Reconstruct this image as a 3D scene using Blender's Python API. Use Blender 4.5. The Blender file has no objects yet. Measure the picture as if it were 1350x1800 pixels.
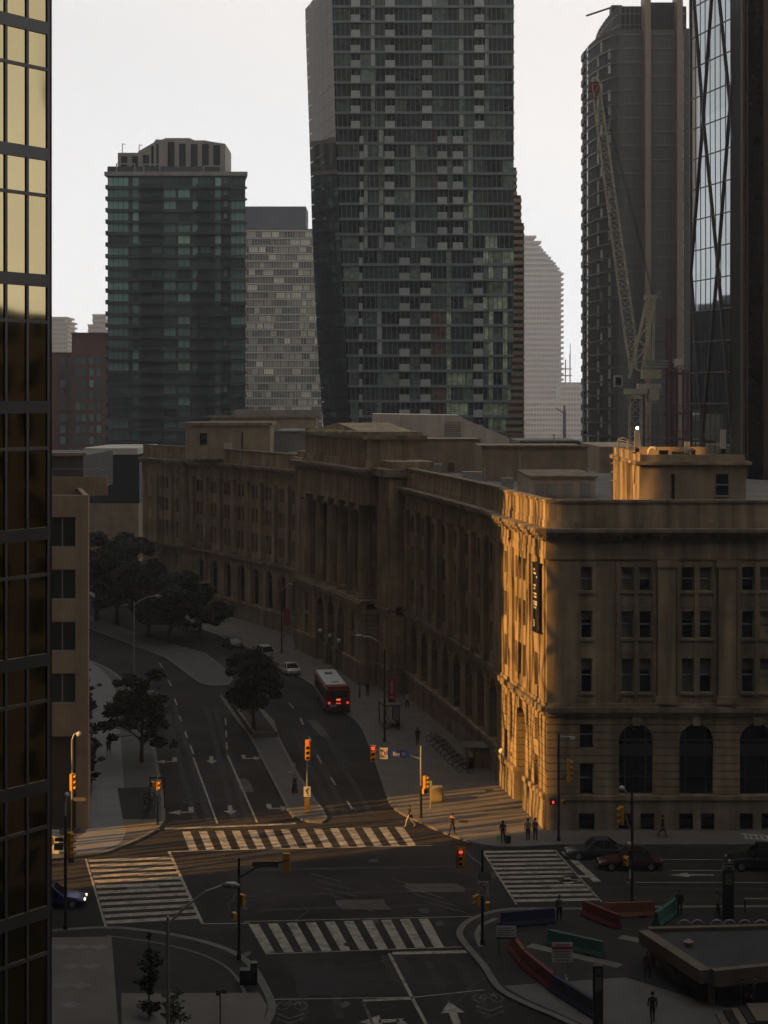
import bpy, bmesh, math, random
from mathutils import Vector, Matrix
R = math.radians
rnd = random.Random(7)
scene = bpy.context.scene
col = scene.collection

# ------------------------------------------------------------------ camera
cam_data = bpy.data.cameras.new('camera')
cam = bpy.data.objects.new('camera', cam_data); col.objects.link(cam)
CH, F, HY = 34.0, 2950.0, 698.0          # eye height (m), focal length and horizon row of a 1350 x 1800 frame
cam.location = (0, 0, CH); cam.rotation_euler = (R(90), R(0.0), 0)
cam_data.sensor_fit = 'VERTICAL'; cam_data.sensor_height = 36.0
cam_data.lens = F / 1800 * 36
cam_data.shift_y = -(900 - HY) / 1800
cam_data.clip_start = 0.5; cam_data.clip_end = 9000
scene.camera = cam

# ------------------------------------------------------------------ sky and sun
SUN_EL, SUN_SLOPE = R(20.0), 0.45        # sun lamp low at left, a little behind the camera, standing in for reflected sunlight
sd = Vector((1, SUN_SLOPE, 0)).normalized()
travel = Vector((sd.x * math.cos(SUN_EL), sd.y * math.cos(SUN_EL), -math.sin(SUN_EL)))
sun_data = bpy.data.lights.new('sun', 'SUN'); sun = bpy.data.objects.new('sun', sun_data); col.objects.link(sun)
sun_data.energy = 5.0; sun_data.angle = R(0.55); sun_data.color = (1.0, 0.5, 0.12)
sun.rotation_euler = travel.to_track_quat('-Z', 'Y').to_euler()
sun.location = (-120, 40, 90)
world = bpy.data.worlds.new('World'); scene.world = world; world.use_nodes = True
wn = world.node_tree.nodes; wl = world.node_tree.links
bg = wn['Background']
sky = wn.new('ShaderNodeTexSky'); sky.sky_type = 'NISHITA'; sky.sun_disc = False
sky.sun_elevation = SUN_EL
sky.sun_rotation = math.atan2(-travel.x, -travel.y)
sky.altitude = 100; sky.air_density = 1.0; sky.dust_density = 3.0; sky.ozone_density = 1.0
hs = wn.new('ShaderNodeHueSaturation'); hs.inputs['Saturation'].default_value = 0.5
mx = wn.new('ShaderNodeMix'); mx.data_type = 'RGBA'
mx.inputs[7].default_value = (12.7, 13.0, 13.3, 1)     # white morning haze: its airlight thins with the length of the sight line (1 - exp(-t / sin h))
tc = wn.new('ShaderNodeTexCoord'); sz = wn.new('ShaderNodeSeparateXYZ'); wl.new(tc.outputs['Generated'], sz.inputs[0])
def wmath(op, a, b_=None):
    k = wn.new('ShaderNodeMath'); k.operation = op
    for i, v in enumerate((a, b_)):
        if v is None: continue
        if isinstance(v, (int, float)): k.inputs[i].default_value = v
        else: wl.new(v, k.inputs[i])
    return k.outputs[0]
wl.new(wmath('SUBTRACT', 1.0, wmath('POWER', 2.71828, wmath('DIVIDE', -0.42, wmath('MAXIMUM', sz.outputs[2], 0.02)))), mx.inputs[0])
wl.new(sky.outputs[0], hs.inputs['Color']); wl.new(hs.outputs[0], mx.inputs[6]); wl.new(mx.outputs[2], bg.inputs['Color'])
bg.inputs['Strength'].default_value = 0.062
vs = scene.view_settings
vs.view_transform = 'Standard'; vs.look = 'None'; vs.exposure = 0.7; vs.gamma = 1.0; vs.use_curve_mapping = False
scene.cycles.use_denoising = True
scene.cycles.max_bounces = 6; scene.cycles.diffuse_bounces = 3; scene.cycles.glossy_bounces = 4
scene.cycles.transmission_bounces = 4; scene.cycles.volume_bounces = 0; scene.cycles.transparent_max_bounces = 8
scene.cycles.caustics_reflective = False; scene.cycles.caustics_refractive = False
scene.cycles.sample_clamp_indirect = 3.0

# ------------------------------------------------------------------ helpers
def G(px, py, z=0.0):
    "the ground point (height z) that the survey of the photograph gives for a row and column"
    Y = F * (CH - z) / (py - HY)
    return Vector(((px - 675) * Y / F, Y, z))
def AT(px, py, Y):
    return Vector(((px - 675) * Y / F, Y, CH - (py - HY) * Y / F))

MATS = {}
def M(name, c, rough=0.75, metal=0.0, var=0.15, scale=0.8, bump=0.0, spec=0.4, emit=0.0, streak=0.0, rand=0.0, fine=True):
    if name in MATS: return MATS[name]
    m = bpy.data.materials.new(name); m.use_nodes = True; MATS[name] = m
    n = m.node_tree.nodes; l = m.node_tree.links
    b = n['Principled BSDF']
    b.inputs['Roughness'].default_value = rough; b.inputs['Metallic'].default_value = metal
    b.inputs['Specular IOR Level'].default_value = spec
    c4 = (*c, 1)
    if emit:
        b.inputs['Emission Color'].default_value = c4; b.inputs['Emission Strength'].default_value = emit
    if var <= 0 and rand <= 0:
        b.inputs['Base Color'].default_value = c4; return m
    geo = n.new('ShaderNodeNewGeometry')
    nz = n.new('ShaderNodeTexNoise'); nz.inputs['Scale'].default_value = scale; nz.inputs['Detail'].default_value = 6
    nz.inputs['Roughness'].default_value = 0.62
    l.new(geo.outputs['Position'], nz.inputs['Vector'])
    mr = n.new('ShaderNodeMapRange'); mr.inputs[1].default_value = 0.3; mr.inputs[2].default_value = 0.7
    mr.inputs[3].default_value = 1 - var; mr.inputs[4].default_value = 1 + var
    l.new(nz.outputs[0], mr.inputs[0])
    fac = mr.outputs[0]
    def mul(a, bsock):
        k = n.new('ShaderNodeMath'); k.operation = 'MULTIPLY'
        l.new(a, k.inputs[0]); l.new(bsock, k.inputs[1]); return k.outputs[0]
    if streak:
        mp = n.new('ShaderNodeMapping'); mp.inputs['Scale'].default_value = (1.1, 1.1, 0.07)
        l.new(geo.outputs['Position'], mp.inputs[0])
        n2 = n.new('ShaderNodeTexNoise'); n2.inputs['Scale'].default_value = 1.0; n2.inputs['Detail'].default_value = 4
        l.new(mp.outputs[0], n2.inputs['Vector'])
        m2 = n.new('ShaderNodeMapRange'); m2.inputs[1].default_value = 0.35; m2.inputs[2].default_value = 0.65
        m2.inputs[3].default_value = 1 - streak; m2.inputs[4].default_value = 1 + streak * 0.6
        l.new(n2.outputs[0], m2.inputs[0]); fac = mul(fac, m2.outputs[0])
    if rand:
        oi = n.new('ShaderNodeObjectInfo')
        m3 = n.new('ShaderNodeMapRange'); m3.inputs[3].default_value = 1 - rand; m3.inputs[4].default_value = 1 + rand
        l.new(oi.outputs['Random'], m3.inputs[0]); fac = mul(fac, m3.outputs[0])
    vm = n.new('ShaderNodeVectorMath'); vm.operation = 'SCALE'; vm.inputs[0].default_value = c
    l.new(fac, vm.inputs['Scale']); l.new(vm.outputs[0], b.inputs['Base Color'])
    if bump:
        nb = n.new('ShaderNodeTexNoise'); nb.inputs['Scale'].default_value = 9; nb.inputs['Detail'].default_value = 5
        l.new(geo.outputs['Position'], nb.inputs['Vector'])
        bp = n.new('ShaderNodeBump'); bp.inputs['Strength'].default_value = bump; bp.inputs['Distance'].default_value = 0.05
        l.new(nb.outputs[0], bp.inputs['Height']); l.new(bp.outputs[0], b.inputs['Normal'])
    return m

class MB:
    "collects faces; build() links them as one mesh object"
    def __init__(s, mp=None): s.v = []; s.f = []; s.m = []; s.mp = mp; s.cur = 0
    def vert(s, x, y, z): s.v.append(tuple(s.mp(x, y, z)) if s.mp else (x, y, z)); return len(s.v) - 1
    def face(s, *i): s.f.append(tuple(i)); s.m.append(s.cur)
    def box(s, x0, x1, y0, y1, z0, z1, seg=1):
        rows = []
        for k in range(seg + 1):
            x = x0 + (x1 - x0) * k / seg
            rows.append([s.vert(x, y0, z0), s.vert(x, y1, z0), s.vert(x, y1, z1), s.vert(x, y0, z1)])
        for k in range(seg):
            a, b = rows[k], rows[k + 1]
            for j in range(4):
                s.face(a[j], b[j], b[(j + 1) % 4], a[(j + 1) % 4])
        s.face(*rows[0]); s.face(*rows[-1][::-1])
        return s
    def prism(s, pts, z0, z1):
        n = len(pts)
        a = [s.vert(p[0], p[1], z0) for p in pts]; b = [s.vert(p[0], p[1], z1) for p in pts]
        for i in range(n): s.face(a[i], a[(i + 1) % n], b[(i + 1) % n], b[i])
        s.face(*b); s.face(*a[::-1]); return s
    def poly(s, pts):
        s.face(*[s.vert(*p) for p in pts]); return s
    def bar(s, p, q, w, h=None):
        "square bar from p to q"
        p, q = Vector(p), Vector(q); h = h or w
        d = (q - p).normalized(); u = d.cross(Vector((0, 0, 1)))
        if u.length < 1e-4: u = Vector((1, 0, 0))
        u.normalize(); v = d.cross(u)
        A = [p + u * a * w / 2 + v * b * h / 2 for a, b in ((-1, -1), (1, -1), (1, 1), (-1, 1))]
        B = [x + (q - p) for x in A]
        i = [s.vert(*x) for x in A]; j = [s.vert(*x) for x in B]
        for k in range(4): s.face(i[k], i[(k + 1) % 4], j[(k + 1) % 4], j[k])
        s.face(*i[::-1]); s.face(*j); return s
    def tube(s, pts, rad, n=8):
        pts = [Vector(p) for p in pts]
        rads = rad if isinstance(rad, (list, tuple)) else [rad] * len(pts)
        rings = []
        for k, p in enumerate(pts):
            d = (pts[min(k + 1, len(pts) - 1)] - pts[max(k - 1, 0)]).normalized()
            u = d.cross(Vector((0.03, 0.09, 1)));
            if u.length < 0.15: u = d.cross(Vector((1, 0, 0)))
            u.normalize(); v = d.cross(u)
            rings.append([s.vert(*(p + (u * math.cos(t) + v * math.sin(t)) * rads[k])) for t in [2 * math.pi * i / n for i in range(n)]])
        for a, b in zip(rings, rings[1:]):
            for i in range(n): s.face(a[i], a[(i + 1) % n], b[(i + 1) % n], b[i])
        s.face(*rings[0][::-1]); s.face(*rings[-1]); return s
    def lathe(s, x, y, prof, n=12):
        rings = [[s.vert(x + r * math.cos(2 * math.pi * i / n), y + r * math.sin(2 * math.pi * i / n), z) for i in range(n)] for r, z in prof]
        for a, b in zip(rings, rings[1:]):
            for i in range(n): s.face(a[i], a[(i + 1) % n], b[(i + 1) % n], b[i])
        s.face(*rings[0][::-1]); s.face(*rings[-1]); return s
    def ball(s, c, r, n=10, sz=1.0):
        return s.lathe(c[0], c[1], [(max(0.001, r * math.sin(math.pi * k / 7)), c[2] - r * sz * math.cos(math.pi * k / 7)) for k in range(8)], n)
    def mesh(s, name, mats, smooth=False):
        me = bpy.data.meshes.new(name); me.from_pydata(s.v, [], s.f)
        for m in (mats if isinstance(mats, (list, tuple)) else [mats]): me.materials.append(m)
        if any(s.m): me.polygons.foreach_set('material_index', s.m)
        bm = bmesh.new(); bm.from_mesh(me); bmesh.ops.recalc_face_normals(bm, faces=bm.faces); bm.to_mesh(me); bm.free()
        if smooth: me.polygons.foreach_set('use_smooth', [True] * len(me.polygons))
        return me
    def build(s, name, mats, parent=None, smooth=False, bevel=0.0):
        o = bpy.data.objects.new(name, s.mesh(name, mats, smooth)); col.objects.link(o)
        if parent: o.parent = parent
        if bevel:
            bv = o.modifiers.new('bevel', 'BEVEL'); bv.width = bevel; bv.segments = 2; bv.limit_method = 'ANGLE'
        return o

def tag(o, label=None, cat=None, group=None, kind=None):
    if label: o['label'] = label
    if cat: o['category'] = cat
    if group: o['group'] = group
    if kind: o['kind'] = kind
    return o
def thing(name, label, cat, loc=(0, 0, 0), rz=0.0, group=None):
    o = bpy.data.objects.new(name, None); col.objects.link(o); o.empty_display_size = 0.3
    o.location = loc; o.rotation_euler = (0, 0, rz)
    return tag(o, label, cat, group)
def copy_tree(o, parent=None):
    c = o.copy(); col.objects.link(c); c.parent = parent
    for ch in o.children: copy_tree(ch, c)
    return c
CUBES = {}
def cube(name, mat, parent, x0, x1, y0, y1, z0, z1, rz=0.0):
    "a box piece that shares one mesh with every other box of its material (rz turns it about its centre)"
    key = mat.name
    if key not in CUBES:
        b = MB(); b.box(-.5, .5, -.5, .5, -.5, .5); CUBES[key] = b.mesh('piece_' + key, mat)
    o = bpy.data.objects.new(name, CUBES[key]); col.objects.link(o)
    o.location = ((x0 + x1) / 2, (y0 + y1) / 2, (z0 + z1) / 2); o.scale = (x1 - x0, y1 - y0, z1 - z0)
    o.rotation_euler = (0, 0, rz)
    if parent: o.parent = parent
    return o
def text_mesh(name, s, mat, size, parent, mtx):
    cu = bpy.data.curves.new(name, 'FONT'); cu.body = s; cu.size = size; cu.align_x = 'CENTER'; cu.align_y = 'CENTER'; cu.resolution_u = 3
    t = bpy.data.objects.new(name, cu); col.objects.link(t)
    me = bpy.data.meshes.new_from_object(t.evaluated_get(bpy.context.evaluated_depsgraph_get()))
    bpy.data.objects.remove(t); me.materials.append(mat)
    o = bpy.data.objects.new(name, me); col.objects.link(o)
    if parent: o.parent = parent
    o.matrix_local = mtx; return o

# ------------------------------------------------------------------ materials
def wear(m, under, scale, lo, hi):
    "paint worn through to the surface below in irregular patches"
    n = m.node_tree.nodes; l = m.node_tree.links; b = n['Principled BSDF']
    src = b.inputs['Base Color'].links[0].from_socket
    g = n.new('ShaderNodeNewGeometry'); z = n.new('ShaderNodeTexNoise'); z.inputs['Scale'].default_value = scale; z.inputs['Detail'].default_value = 8; z.inputs['Roughness'].default_value = 0.7
    l.new(g.outputs['Position'], z.inputs['Vector']); r = n.new('ShaderNodeMapRange'); r.inputs[1].default_value = lo; r.inputs[2].default_value = hi; l.new(z.outputs[0], r.inputs[0])
    x = n.new('ShaderNodeMix'); x.data_type = 'RGBA'; x.inputs[7].default_value = (*under, 1); l.new(r.outputs[0], x.inputs[0]); l.new(src, x.inputs[6]); l.new(x.outputs[2], b.inputs['Base Color'])
stone = M('limestone', (0.345, 0.262, 0.165), 0.85, var=0.34, scale=0.3, streak=0.38, bump=0.3, spec=0.2)
stone_d = M('limestone_weathered', (0.27, 0.215, 0.15), 0.9, var=0.3, scale=0.5, streak=0.35, bump=0.3, spec=0.2)
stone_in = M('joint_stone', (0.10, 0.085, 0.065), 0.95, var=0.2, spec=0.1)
roofing = M('roofing', (0.22, 0.2, 0.18), 0.95, var=0.25, scale=0.3, spec=0.1)
win_dark = M('window_dark', (0.012, 0.014, 0.014), 0.08, var=0.2, rand=0.5, spec=0.5)
win_blind = M('window_blind', (0.16, 0.15, 0.115), 0.35, var=0.1, rand=0.3, spec=0.4)
sash = M('sash_paint', (0.32, 0.32, 0.29), 0.6, var=0.05)
frame_dk = M('window_frame_dark', (0.05, 0.05, 0.045), 0.6, var=0.1)
asphalt = M('asphalt', (0.041, 0.037, 0.033), 0.95, var=0.38, scale=0.16, bump=0.5, spec=0.08)
concrete = M('concrete_paving', (0.16, 0.145, 0.125), 0.9, var=0.18, scale=0.4, bump=0.2, spec=0.2)
paver_dk = M('dark_paving', (0.032, 0.03, 0.028), 0.9, var=0.25, scale=0.6, bump=0.2, spec=0.2)
kerbm = M('kerb_concrete', (0.15, 0.14, 0.125), 0.9, var=0.2, scale=1.5)
paint = M('road_paint', (0.34, 0.312, 0.255), 0.8, var=0.35, scale=1.6, spec=0.2)
paint_y = M('road_paint_worn', (0.16, 0.15, 0.12), 0.85, var=0.4, scale=2.0, spec=0.2)
wear(paint, (0.06, 0.055, 0.05), 1.1, 0.5, 0.72); wear(paint_y, (0.05, 0.046, 0.042), 1.5, 0.42, 0.6)
black_metal = M('black_metal', (0.02, 0.02, 0.021), 0.45, var=0.1)
grey_metal = M('galvanised_steel', (0.38, 0.38, 0.37), 0.45, metal=0.5, var=0.12)
yellow_sig = M('signal_yellow', (0.62, 0.30, 0.03), 0.5, var=0.08)
red_lit = M('lit_red_lens', (1.0, 0.06, 0.05), 0.3, var=0, emit=1.0)
red_dim = M('lit_red_lamp', (1.0, 0.05, 0.04), 0.3, var=0, emit=0.75)
lens_off = M('unlit_lens', (0.015, 0.013, 0.012), 0.25, var=0)
white_sign = M('sign_white', (0.62, 0.61, 0.58), 0.6, var=0.06)
blue_sign = M('sign_blue', (0.02, 0.05, 0.28), 0.5, var=0.05)
tyre = M('tyre_rubber', (0.015, 0.015, 0.015), 0.9, var=0.1)
rimm = M('wheel_rim', (0.4, 0.4, 0.4), 0.35, metal=0.8, var=0.05)
car_glass = M('car_glass', (0.012, 0.014, 0.015), 0.05, var=0, spec=0.6)
lamp_glass = M('lamp_glass', (0.6, 0.6, 0.58), 0.2, var=0)
bark = M('bark', (0.07, 0.055, 0.04), 0.95, var=0.25, scale=4)
# ------------------------------------------------------------------ ground, pavements, road markings
def sheet(name, pts, z, mat, parent=None):
    b = MB(); b.poly([(p[0], p[1], z) for p in pts]); return b.build(name, mat, parent)
def slab(name, pts, h, mat, parent=None):
    b = MB(); b.prism([(p[0], p[1]) for p in pts], -0.3, h); return b.build(name, mat, parent)
def strip(b, pts, w, z):
    pts = [Vector((p[0], p[1])) for p in pts]
    prev = None
    for k, p in enumerate(pts):
        d = (pts[min(k + 1, len(pts) - 1)] - pts[max(k - 1, 0)]).normalized(); nn = Vector((-d.y, d.x)) * w / 2
        cur = (b.vert(p.x + nn.x, p.y + nn.y, z), b.vert(p.x - nn.x, p.y - nn.y, z))
        if prev: b.face(prev[0], prev[1], cur[1], cur[0])
        prev = cur
def kerb(name, pts, parent=None, w=0.32, h=0.145):
    "kerb stones laid along a line, top slightly above the pavement"
    b = MB(); pts = [Vector((p[0], p[1])) for p in pts]; prev = None
    for k, p in enumerate(pts):
        d = (pts[min(k + 1, len(pts) - 1)] - pts[max(k - 1, 0)]).normalized(); nn = Vector((-d.y, d.x)) * w / 2
        c = [b.vert(p.x + nn.x, p.y + nn.y, -0.05), b.vert(p.x + nn.x, p.y + nn.y, h), b.vert(p.x - nn.x, p.y - nn.y, h), b.vert(p.x - nn.x, p.y - nn.y, -0.05)]
        if prev:
            for j in range(4): b.face(prev[j], prev[(j + 1) % 4], c[(j + 1) % 4], c[j])
        else: b.face(*c)
        prev = c
    b.face(*prev[::-1])
    return b.build(name, kerbm, parent)
def smooth_line(pts, n=5):
    pts = [Vector((p[0], p[1])) for p in pts]; out = []
    for i in range(len(pts) - 1):
        p0, p1, p2, p3 = pts[max(i - 1, 0)], pts[i], pts[i + 1], pts[min(i + 2, len(pts) - 1)]
        for k in range(n):
            t = k / n
            out.append(0.5 * ((2 * p1) + (p2 - p0) * t + (2 * p0 - 5 * p1 + 4 * p2 - p3) * t * t + (3 * p1 - p0 - 3 * p2 + p3) * t ** 3))
    out.append(pts[-1]); return out

# the line of the long stone front: heading (degrees left of straight ahead) along its length
HN = [(0, 9.3), (17, 9.3), (61, 12), (98, 21.6), (130, 28.5), (175, 34.5)]
def heading(s):
    if s <= 0: return R(HN[0][1])
    for (a, h), (b, k) in zip(HN, HN[1:]):
        if s <= b: return R(h + (k - h) * (s - a) / (b - a))
    return R(HN[-1][1])
TAB = [(12.75 + math.sin(heading(0)) * 20, 131.4 - math.cos(heading(0)) * 20)]
for i in range(-80, 880):
    h_ = heading(i * 0.25 + 0.125); x_, y_ = TAB[-1]
    TAB.append((x_ - math.sin(h_) * 0.25, y_ + math.cos(h_) * 0.25))
def FP(s, n, z=0.0):
    "point of the street front: s metres along it from the corner, n metres out over the pavement"
    k = (s + 20) * 4; i = max(0, min(len(TAB) - 2, int(math.floor(k)))); t = k - i
    x = TAB[i][0] + (TAB[i + 1][0] - TAB[i][0]) * t; y = TAB[i][1] + (TAB[i + 1][1] - TAB[i][1]) * t
    h = heading(s); return Vector((x - math.cos(h) * n, y - math.sin(h) * n, z))
def BP(s, n, z=0.0):
    return Vector((12.75 + s, 131.4 - n, z))

b = MB(); b.poly([(-4000, -300, 0), (4000, -300, 0), (4000, 6000, 0), (-4000, 6000, 0)])
ground = tag(b.build('road', asphalt), kind='structure')

PV = 0.13
ne_k = smooth_line([(-96, 300), (-75, 268), (-55, 238), G(150, 1160), G(220, 1203), G(262, 1290), G(277, 1357), G(287, 1425), G(281, 1452), G(255, 1471), G(215, 1489), G(171, 1503), G(100, 1511), G(0, 1516), G(-200, 1525)])
ne = tag(slab('pavement_northeast', [*ne_k, (-90, 118), (-130, 300)], PV, M('mid_paving', (0.085, 0.08, 0.075), 0.9, var=0.2, scale=0.5, bump=0.2)), kind='structure')
sheet('light_path', smooth_line([G(120, 1140), G(175, 1176), G(203, 1215), G(212, 1300), G(218, 1390), G(222, 1462), G(208, 1487)], 4) + [G(170, 1500), G(90, 1506), G(150, 1466), G(163, 1390), G(150, 1300), G(145, 1200), G(100, 1150)], PV + 0.005, M('path_concrete', (0.19, 0.19, 0.185), 0.9, var=0.15, scale=0.4), ne)
kerb('kerb', ne_k, ne)
se_k = smooth_line([BP(60, 4.1), BP(20, 4.1), BP(6, 4.2), G(965, 1487), G(905, 1490), G(850, 1486), G(790, 1468), G(740, 1446), G(700, 1426), G(683, 1402), G(660, 1338), G(637, 1282), FP(52, 8.0), FP(70, 8.6), FP(100, 8.8), FP(140, 8.2), FP(180, 8.0)])
se = tag(slab('pavement_southeast', [*se_k, FP(180, -4), FP(140, -4), FP(100, -4), FP(60, -4), FP(20, -4), BP(6, -6), BP(60, -6)], PV, concrete), kind='structure')
kerb('kerb', se_k, se)
nw_k = smooth_line([G(-150, 1652), G(60, 1641), G(185, 1634), G(260, 1640), G(330, 1652), G(395, 1671), G(438, 1697), G(463, 1735), G(478, 1772), G(468, 1802), G(440, 1850), G(400, 1960)])
nw = tag(slab('pavement_northwest', [*nw_k, (-60, 60)], PV, paver_dk), kind='structure')
kerb('kerb', nw_k, nw, w=0.45)
strip_b = MB(); strip(strip_b, [p + Vector((-0.9, -1.5)) for p in nw_k[12:38]], 0.18, PV + 0.006); strip_b.build('paving_edge_band', kerbm, nw)
sheet('light_paving', [G(70, 1652), G(196, 1650), G(208, 1805), G(215, 1900), G(60, 1900)], PV + 0.005, concrete, nw)
sheet('light_paving', [G(213, 1750), G(455, 1749), G(470, 1773), G(462, 1800), G(430, 1850), G(215, 1880)], PV + 0.005, concrete, nw)
for i in range(4):
    for j in range(3):
        c = G(110 + 32 * j + (16 if i % 2 else 0), 1668 + 34 * i)
        if c.x < G(190, 1700).x: sheet('paving_diamond', [c + Vector((0, -0.55, 0)), c + Vector((0.62, 0, 0)), c + Vector((0, 0.55, 0)), c + Vector((-0.62, 0, 0))], PV + 0.009, M('pale_paving', (0.2, 0.195, 0.185), 0.9, var=0.15), nw)
sw_k = smooth_line([(62, 112), G(1250, 1597), G(1080, 1600), G(977, 1601), G(905, 1601), G(862, 1607), G(824, 1622), G(808, 1641), G(815, 1659), G(849, 1699), G(878, 1741), G(924, 1767), G(980, 1791), G(1060, 1830), G(1180, 1900)])
sw = tag(slab('pavement_southwest', [*sw_k, (40, 60), (62, 60)], PV, paver_dk), kind='structure')
kerb('kerb', sw_k, sw, w=0.42)
sheet('light_paving', [G(885, 1737), G(1100, 1722), G(1260, 1772), G(1420, 1800), G(1420, 1880), G(1180, 1880), G(1060, 1822), G(980, 1784), G(927, 1761)], PV + 0.005, M('grey_paving', (0.12, 0.115, 0.105), 0.9, var=0.2, scale=0.5), sw)
bnd = M('tactile_band', (0.16, 0.15, 0.12), 0.9, var=0.2)
sb = MB(); strip(sb, [G(872, 1618), G(846, 1630), G(838, 1645), G(845, 1668)], 0.35, PV + 0.006); sb.build('tactile_band', bnd, sw)
for p, q in ((G(930, 1665), G(1090, 1702)), (G(1090, 1650), G(1180, 1668))):
    sb = MB(); strip(sb, [p, q], 0.8, PV + 0.006); sb.build('paving_band', bnd, sw)
# medians
m1 = [G(388, 1225), G(412, 1260), G(442, 1299), G(475, 1362), G(507, 1424), G(518, 1438), G(545, 1446), G(565, 1447), G(573, 1441), G(566, 1425), G(553, 1409), G(520, 1358), G(490, 1300), G(480, 1270), G(440, 1228), G(410, 1218)]
med = tag(slab('median_near', m1, PV, M('median_concrete', (0.1, 0.095, 0.088), 0.9, var=0.2)), kind='structure'); kerb('kerb', m1 + m1[:1], med, w=0.25)
m2 = [G(353, 1203), G(372, 1207), G(400, 1206), G(408, 1196), G(395, 1178), G(360, 1150), FP(118, 18.5), FP(150, 18), FP(180, 18), FP(180, 23), FP(150, 22.5), G(293, 1158)]
med2 = tag(slab('median_far', m2, PV, MATS['median_concrete']), kind='structure'); kerb('kerb', m2 + m2[:1], med2, w=0.25)

mk = 0.006
def zebra(p00, p01, p10, p11, n, duty, name, skew=None):
    "stripes between two kerb to kerb edges: p00-p01 one edge, p10-p11 the other"
    t = ground
    for k in range(n):
        a, c = k / n, (k + duty) / n
        q = [p00.lerp(p01, a), p00.lerp(p01, c), p10.lerp(p11, c), p10.lerp(p11, a)]
        sheet(name, q, mk, paint, t)
def line(pts, w=0.14, mat=None, name='painted_line', z=mk + 0.004):
    b = MB(); strip(b, pts, w, z); return b.build(name, mat or paint, ground)
zebra(G(320, 1462), G(722, 1453), G(333, 1495), G(747, 1487), 14, 0.5, 'crosswalk_stripe')
zebra(G(437, 1625), G(768, 1614), G(466, 1675), G(796, 1665), 10, 0.53, 'crosswalk_stripe')
zebra(G(155, 1511), G(189, 1630), G(301, 1506), G(352, 1620), 12, 0.5, 'crosswalk_stripe')
zebra(G(846, 1496), G(908, 1590), G(972, 1494), G(1056, 1587), 12, 0.5, 'crosswalk_stripe')
line([G(151, 1510), G(186, 1629)]); line([G(297, 1497), G(356, 1624)], 0.2)
line([G(297, 1497), G(760, 1486)], 0.16); line([G(290, 1457), G(500, 1449), G(520, 1447)], 0.5)
line([G(356, 1624), G(440, 1623)]); line([G(430, 1620), G(830, 1611)], 0.1); line([G(466, 1677), G(820, 1664)], 0.12)
line([G(690, 1676), G(822, 1673)], 0.5); line([G(684, 1676), G(725, 1755), G(775, 1850)], 0.2)
line([G(480, 1757), G(730, 1753), G(850, 1740)], 0.1); line([G(638, 1759), G(726, 1755)], 0.35)
line([G(638, 1760), G(655, 1800), G(670, 1840)], 0.18, paint_y)
line([G(848, 1496), G(908, 1590)], 0.12); line([G(975, 1494), G(1058, 1586)], 0.1)
line([G(992, 1497), G(1050, 1550)], 0.55)
for y_, x0_ in ((1551, 1100), (1530, 1180), (1511, 1160)):
    line([G(x0_, y_), G(1500, y_ + 1)], 0.13)
# lane lines up the street
line([G(340, 1332), G(382, 1448)], 0.16); line([G(400, 1328), G(421, 1375), G(452, 1446)], 0.16)
for a, c in (((307, 1228), (311, 1240)), ((315, 1258), (319, 1268)), ((325, 1285), (329, 1297)), ((334, 1310), (340, 1325)),
             ((396, 1262), (397, 1274)), ((397, 1284), (398, 1295)), ((398, 1305), (399, 1318)),
             ((508, 1235), (516, 1245)), ((528, 1262), (533, 1274)), ((543, 1295), (547, 1303)), ((558, 1328), (565, 1342)), ((581, 1366), (590, 1380)), ((610, 1408), (619, 1422)),
             ((260, 1118), (266, 1124)), ((280, 1165), (286, 1174)), ((296, 1196), (301, 1206)), ((462, 1180), (470, 1189)), ((435, 1152), (441, 1158))):
    line([G(*a), G(*c)], 0.16)
def arrow(c, ang, kind, sc=1.0):
    c = Vector(c[:2]); b = MB()
    def T(x, y): v = Matrix.Rotation(ang, 2) @ Vector((x * sc, y * sc)); return (c.x + v.x, c.y + v.y, mk)
    if kind == 'straight':
        b.poly([T(-.18, -1.6), T(.18, -1.6), T(.18, .2), T(-.18, .2)]); b.poly([T(-.55, .2), T(.55, .2), T(0, 1.6)])
    else:
        s = 1 if kind == 'right' else -1
        b.poly([T(-.2, -1.6), T(.2, -1.6), T(.2, -.1), T(-.2, .3)]); b.poly([T(-.2, .3), T(.2, -.1), T(s * 1.0, -.1), T(s * 1.0, .3)] if s > 0 else [T(-.2, -.1), T(.2, .3), T(-1.0, .3), T(-1.0, -.1)])
        b.poly([T(s * .9, -.65), T(s * 1.9, .1), T(s * .9, .85)])
    return b.build('painted_arrow', paint, ground)
for px, py, kd in ((307, 1338, 'right'), (372, 1336, 'straight'), (429, 1333, 'left'), (336, 1427, 'right'), (405, 1424, 'straight'), (474, 1421, 'left')):
    arrow(G(px, py), math.pi + 0.13, kd)
arrow(G(1000, 1540), R(85), 'left', 1.1); arrow(G(1215, 1538), R(90), 'straight', 1.0)
arrow(G(705, 1795), 0.12, 'left', 1.2); arrow(G(797, 1783), 0.1, 'straight', 1.2)
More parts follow.
